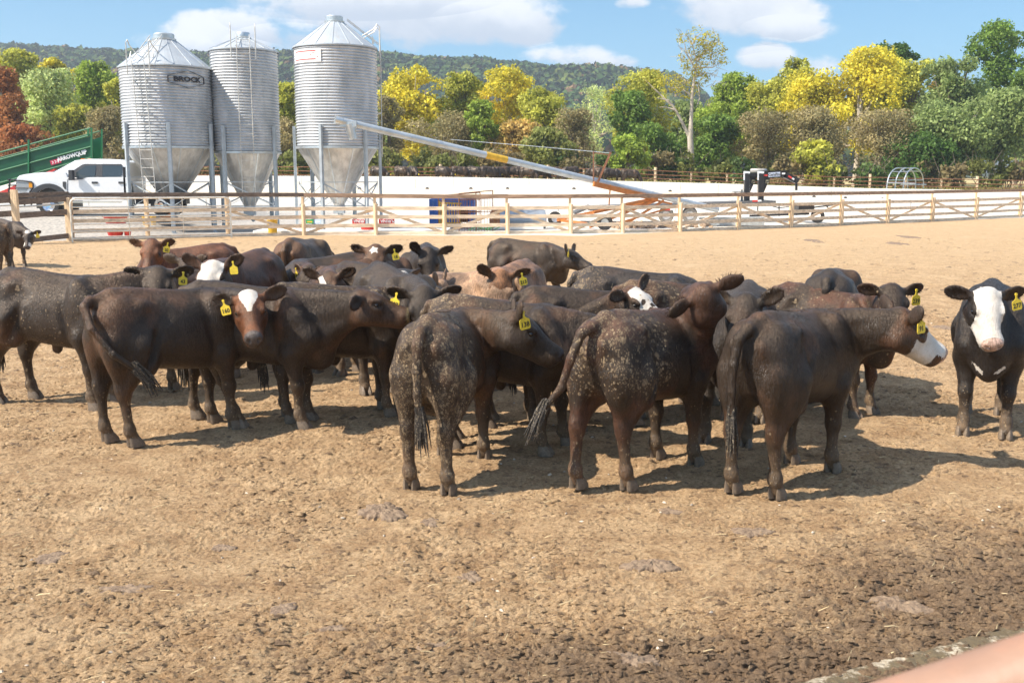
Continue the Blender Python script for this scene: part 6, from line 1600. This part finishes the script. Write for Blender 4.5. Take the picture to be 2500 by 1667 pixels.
C('mud caked dark cow seen from behind, tail hanging straight, yellow tag 138', loc=put(1098, 1146), yaw=77, head=(2, -34, 0), poll=(1262, 768, 'n'), seed=4, scale=.97, fat=.80, tagtxt='138', tagside=-1, tagrot=-70,
  brownness=.40, mud_fn=lambda V: 1.0 * sstep(.05, -.35, V[:, 0]) * (.45 + .55 * sstep(1.15, .95, V[:, 2])), dust=.2, tail=[(-.80, 0, 1.15), (-.87, 0, 1.07), (-.89, 0, .9), (-.885, 0, .74), (-.88, -.01, .60)],
  earrot=(30, 45), legs=((0, 0), (0, 0), (.03, 0), (-.03, 0)), male=False)
C('dusty brown steer standing behind the mud caked cow, its head hidden to the right', loc=put(1240, 1090), yaw=-15, head=(-20, -40, 0), poll=(1560, 800, 'n'), seed=5, scale=.96, brownness=.35,
  mud_fn=lambda V: .8 * sstep(-.1, -.5, V[:, 0]) * sstep(.9, 1.0, V[:, 2]), legs=((.06, 0), (-.06, 0), (0, 0), (.1, 0)))
C('reddish brown steer seen from behind with swinging tail, head turned away', loc=put(1575, 1160), yaw=48, nk=.70, head=(92, 0, -26), poll=(1702, 704, 'n'), seed=6, scale=.97, brownness=.8, brown=(.060, .027, .017),
  head_brown=(.062, .029, .018), mud_fn=lambda V: .6 * sstep(.1, -.4, V[:, 0]) * sstep(.6, .8, V[:, 2]), tail=[(-.80, 0, 1.16), (-.90, .02, 1.12), (-.97, .06, .95), (-1.0, .12, .75), (-1.08, .2, .62)],
  legs=((0, 0), (.02, 0), (-.14, 0), (.10, 0)), tagtxt=None)
C('large dark steer at the right with white face in profile, yellow tag 91', loc=put(1922, 1174), yaw=49, head=(10, -34, 0), poll=(2206, 760, 'n'), seed=7, scale=.98, tagtxt='91', tagside=-1, tagrot=-62, brownness=.30,
  head_brown=(.055, .026, .014), face=lambda h: sstep(.115, .15, h[:, 0] + .25 * (h[:, 2] + .1)) * (1 - .95 * sstep(.065, .045, np.linalg.norm((h - np.array([.17, -.11, -.08])) * np.array([.8, 1, 1]), axis=1))) * (1 - sstep(.36, .40, h[:, 0]) * sstep(-.11, -.13, h[:, 2])),
  muzzle=(.45, .32, .26), dust=.12, legs=((0, 0), (-.02, 0), (-.03, 0), (.05, 0)), tail=[(-.80, 0, 1.16), (-.89, .02, 1.10), (-.92, .04, .93), (-.91, .05, .75), (-.90, .05, .60)], earrot=(30, 20), neck_len=.55)
C('black cow with a full white face at the right edge, yellow tag 277', loc=put(2400, 1040), yaw=-114, head=(-96, -52, 0), poll=(2412, 712, 'n'), seed=8, scale=.97, tagtxt='277', tagside=1, base=BLK, brownness=.0, dust=.01,
  face=lambda h: sstep(.115, .095, np.abs(h[:, 1])) * sstep(-.06, -.02, h[:, 0]), muzzle=(.50, .34, .27), legs=((.02, 0), (.04, 0), (0, 0), (0, 0)),
  white_fn=lambda V: sstep(.50, .58, fbm(V * 14, 3, 8) + .04) * sstep(.026, .008, np.abs(V[:, 2] - (.535 + .85 * np.abs(V[:, 1])))) * sstep(.58, .62, V[:, 0]) * sstep(.2, .15, np.abs(V[:, 1])))
C('mottled brown cow facing the camera behind the front right steer, yellow tag 239', loc=put(2018, 1003), yaw=-48, neck_len=.62, head=(-88, -50, 0), poll=(2182, 703, 'n'), seed=9, scale=.90, tagtxt='239', tagside=1, brownness=.75, brown=(.07, .03, .018), mud=.25)
C('black rump of a steer standing behind the mottled brown cow', loc=back(2035, 662, 1.22), yaw=68, head=(40, -60, 0), poll=(10, -30), seed=10, scale=1.0, base=BLK, brownness=.25, dust=.1)
C('dark grey headed steer peering between two front cows, horn-like ears up', loc=put(1790, 1062), yaw=-112, head=(-118, -48, -6), poll=(1822, 728, 'n'), seed=11, scale=.98, base=BLK, brownness=.1, earrot=(42, 10), dust=.2)
C('long brown backed cow with white face and black spots looking right', loc=put(1320, 1040), yaw=-7, head=(-38, -28, 10), poll=(1545, 706, 'n'), seed=12, scale=.86, neck_len=.60, brownness=.7, mud=.2,
  face=lambda h: sstep(-.02, .03, h[:, 0]) * sstep(.11, .09, np.abs(h[:, 1])) * (1 - sstep(.030, .022, np.linalg.norm((h - np.array([.20, -.06, -.02]))[:, :2], axis=1))) * (1 - sstep(.030, .022, np.linalg.norm((h - np.array([.28, .0, -.02]))[:, :2], axis=1))) * (1 - sstep(.032, .022, np.linalg.norm((h - np.array([.31, -.05, -.02]))[:, :2], axis=1))), earrot=(35, 10))
C('grey black cow with dust on its hip behind the spotted face', loc=back(1575, 668, 1.2), yaw=-12, head=(-10, -60, 0), poll=(0, -30), seed=13, scale=1.0, base=(.022, .021, .022), brownness=.0, mud_fn=lambda V: .45 * sstep(-.3, -.6, V[:, 0]))
C('brown cow with straw on its rump behind the reddish steer', loc=back(1670, 690, 1.18), yaw=15, head=(20, -50, 0), poll=(0, -35), seed=14, scale=.96, brownness=.6, mud_fn=lambda V: .6 * sstep(.0, -.4, V[:, 0]))
C('low dark brown back between the grey black cow and the spotted face', loc=back(1440, 716, 1.13), yaw=8, head=(10, -60, 0), poll=(0, -30), seed=15, scale=.95, brownness=.45)
C('black steer walking to the right at the back of the pen', loc=back(1292, 584, 1.145), yaw=-16, head=(-24, -24, 0), poll=(1392, 612, 'n'), neck_len=.64, seed=16, scale=.92, base=(.020, .016, .014), brownness=.15, legs=((.16, 0), (-.22, 0), (.1, 0), (-.1, 0)), tagtxt='', tagside=-1, earrot=(40, 50), dust=.2)
C('tan cow with its head lowered toward the camera, yellow tag 213', loc=back(1232, 650, 1.17), yaw=-118, head=(-92, -66, 0), poll=(1222, 668, 'n'), seed=17, scale=.97, brownness=1.0, base=(.13, .07, .042), brown=(.24, .125, .070), head_brown=(.16, .07, .030), tagtxt='213', tagside=1, earrot=(10, 55), neck_len=.55)
C('light tan steer facing away with its ears up', loc=back(1130, 664, 1.15), yaw=150, head=(170, -20, 0), poll=(1085, 690, 'n'), seed=18, scale=.95, brownness=1.0, base=(.19, .115, .07), brown=(.30, .18, .105), earrot=(52, 52))
C('black cow facing the camera with its head down at the back row', loc=back(1030, 612, 1.19), yaw=-92, head=(-80, -60, 0), poll=(1046, 612, 'n'), seed=19, scale=1.0, base=(.020, .016, .014), brownness=.1, earrot=(10, 60))
C('brown cow with a white star on its forehead, yellow tag 18', loc=back(945, 622, 1.19), yaw=-75, head=(-98, -52, 0), poll=(915, 605, 'n'), seed=20, scale=.99, brownness=.7, brown=(.08, .038, .02), tagtxt='18', tagside=1,
  face=lambda h: sstep(.05, .035, np.sqrt((h[:, 0] - .05) ** 2 + h[:, 1] ** 2) * (1 + .25 * np.sin(np.arctan2(h[:, 1], h[:, 0] - .05) * 5))), earrot=(0, 0))
C('dark brown cow seen from behind, farthest left of the back row, head turned away', loc=back(742, 588, 1.22), yaw=80, head=(40, -30, 0), poll=(786, 602, 'f'), seed=21, scale=1.03, brownness=.6, base=(.03, .022, .018), dust=.22)
C('dark cow partly hidden behind a white marked face, yellow tag 104', loc=back(790, 628, 1.17), yaw=-145, head=(-130, -55, 0), poll=(748, 655, 'n'), seed=22, scale=.96, brownness=.5, tagtxt='104', tagside=-1)
C('dark cow with a crooked white patch on its lowered face', loc=back(858, 645, 1.17), yaw=-125, head=(-100, -46, 12), poll=(800, 670, 'n'), seed=23, scale=.97, brownness=.55,
  face=lambda h: sstep(.050, .025, np.abs(h[:, 1] + .05 - .6 * (h[:, 0] - .08)) ) * sstep(.0, .04, h[:, 0]) * sstep(.30, .27, h[:, 0]), earrot=(10, 40))
C('dark backed cow with a white poll in the middle of the herd', loc=back(935, 655, 1.17), yaw=-30, head=(-40, -65, 0), poll=(985, 672, 'n'), seed=24, scale=.97, brownness=.3,
  face=lambda h: sstep(.10, .07, np.linalg.norm(h[:, :2], axis=1)))
C('dusty dark cow low behind the steer with the muddy nose', loc=back(830, 700, 1.16), yaw=18, head=(20, -35, 0), poll=(0, 10), seed=25, scale=.96, brownness=.3, mud_fn=lambda V: .35 * sstep(.9, 1.1, V[:, 2]))
C('black cow facing the camera with its head low, yellow tag 107', loc=put(975, 985), yaw=-62, head=(-85, -62, 0), poll=(1035, 712, 'n'), seed=26, scale=1.03, base=BLK, brownness=.12, tagtxt='107', tagside=-1, dust=.2, earrot=(0, -6), legs=((0, 0), (.04, 0), (0, 0), (0, 0)))
C('reddish brown cow facing the camera by the gate, yellow tag 20', loc=back(450, 606, 1.19), yaw=-148, head=(-92, -52, 0), poll=(368, 590, 'n'), seed=27, scale=.98, brownness=1.0, brown=(.11, .042, .022), base=(.06, .026, .016), head_brown=(.13, .045, .018), muzzle=(.09, .075, .072), tagtxt='20', tagside=1)
C('brown cow with a large white face lowered, behind the front left steer', loc=(-3.08, 11.5, gz(-3.08, 11.5)), yaw=-108, head=(-96, -42, 0), poll=(519, 643, 'n'), seed=28, scale=1.03, brownness=1.0, brown=(.07, .03, .018), base=(.036, .02, .014), headscale=1.08,
  face=lambda h: sstep(.115, .095, np.abs(h[:, 1])) * sstep(-.05, -.01, h[:, 0]), earrot=(30, 30), tagtxt='')
C('greyish brown cow seen from behind between the tag 43 steer and the white face', loc=back(440, 664, 1.15), yaw=78, head=(70, -15, 0), poll=(458, 628, 'f'), seed=29, scale=.95, brownness=.5, base=(.030, .022, .018), dust=.2, earrot=(15, 15))
C('small black cow with a white marked face standing by the dark boards', loc=put(28, 650), yaw=-38, head=(-80, -52, 0), poll=(68, 566, 'n'), seed=31, scale=.90, base=(.022, .018, .017), brownness=.0, tagtxt='', tagside=1, dust=.25,
  face=lambda h: np.maximum(sstep(.10, .05, np.sqrt((h[:, 0]) ** 2 + h[:, 1] ** 2)), sstep(.30, .34, h[:, 0]) * sstep(.04, .05, np.abs(h[:, 1]))))
C('muddy rump and tail of a cow cut off by the left edge', loc=put(-38, 680), yaw=168, head=(180, -40, 0), poll=(0, 0), seed=32, scale=.95, brownness=.4, mud=.5, dust=.3)
for i, (lb, k) in enumerate(herd):
    near = k['loc'][1] < 10.2
    k.setdefault('h', HV if near else .019); k['scale'] = k.get('scale', 1.0) * 1.045; k.setdefault('coat', 26000 if near else 0)
    add_cow(lb, **k)
# ---------------------------------------------------------------- air between the near pens and the hills
def haze():
    b = MB(); b.box((0, 900, 55), (3600, 2300, 130)); m = bpy.data.materials.new('haze_air'); m.use_nodes = True; nt = m.node_tree
    nt.nodes.remove(nt.nodes['Principled BSDF']); v = nt.nodes.new('ShaderNodeVolumePrincipled'); v.inputs['Density'].default_value = .00042; v.inputs['Color'].default_value = (.80, .88, 1, 1); v.inputs['Anisotropy'].default_value = .2
    nt.links.new(v.outputs[0], nt.nodes['Material Output'].inputs['Volume']); o = b.build('haze', m); tag(o, 'faint blue haze in front of the hills', kind='stuff')
haze()
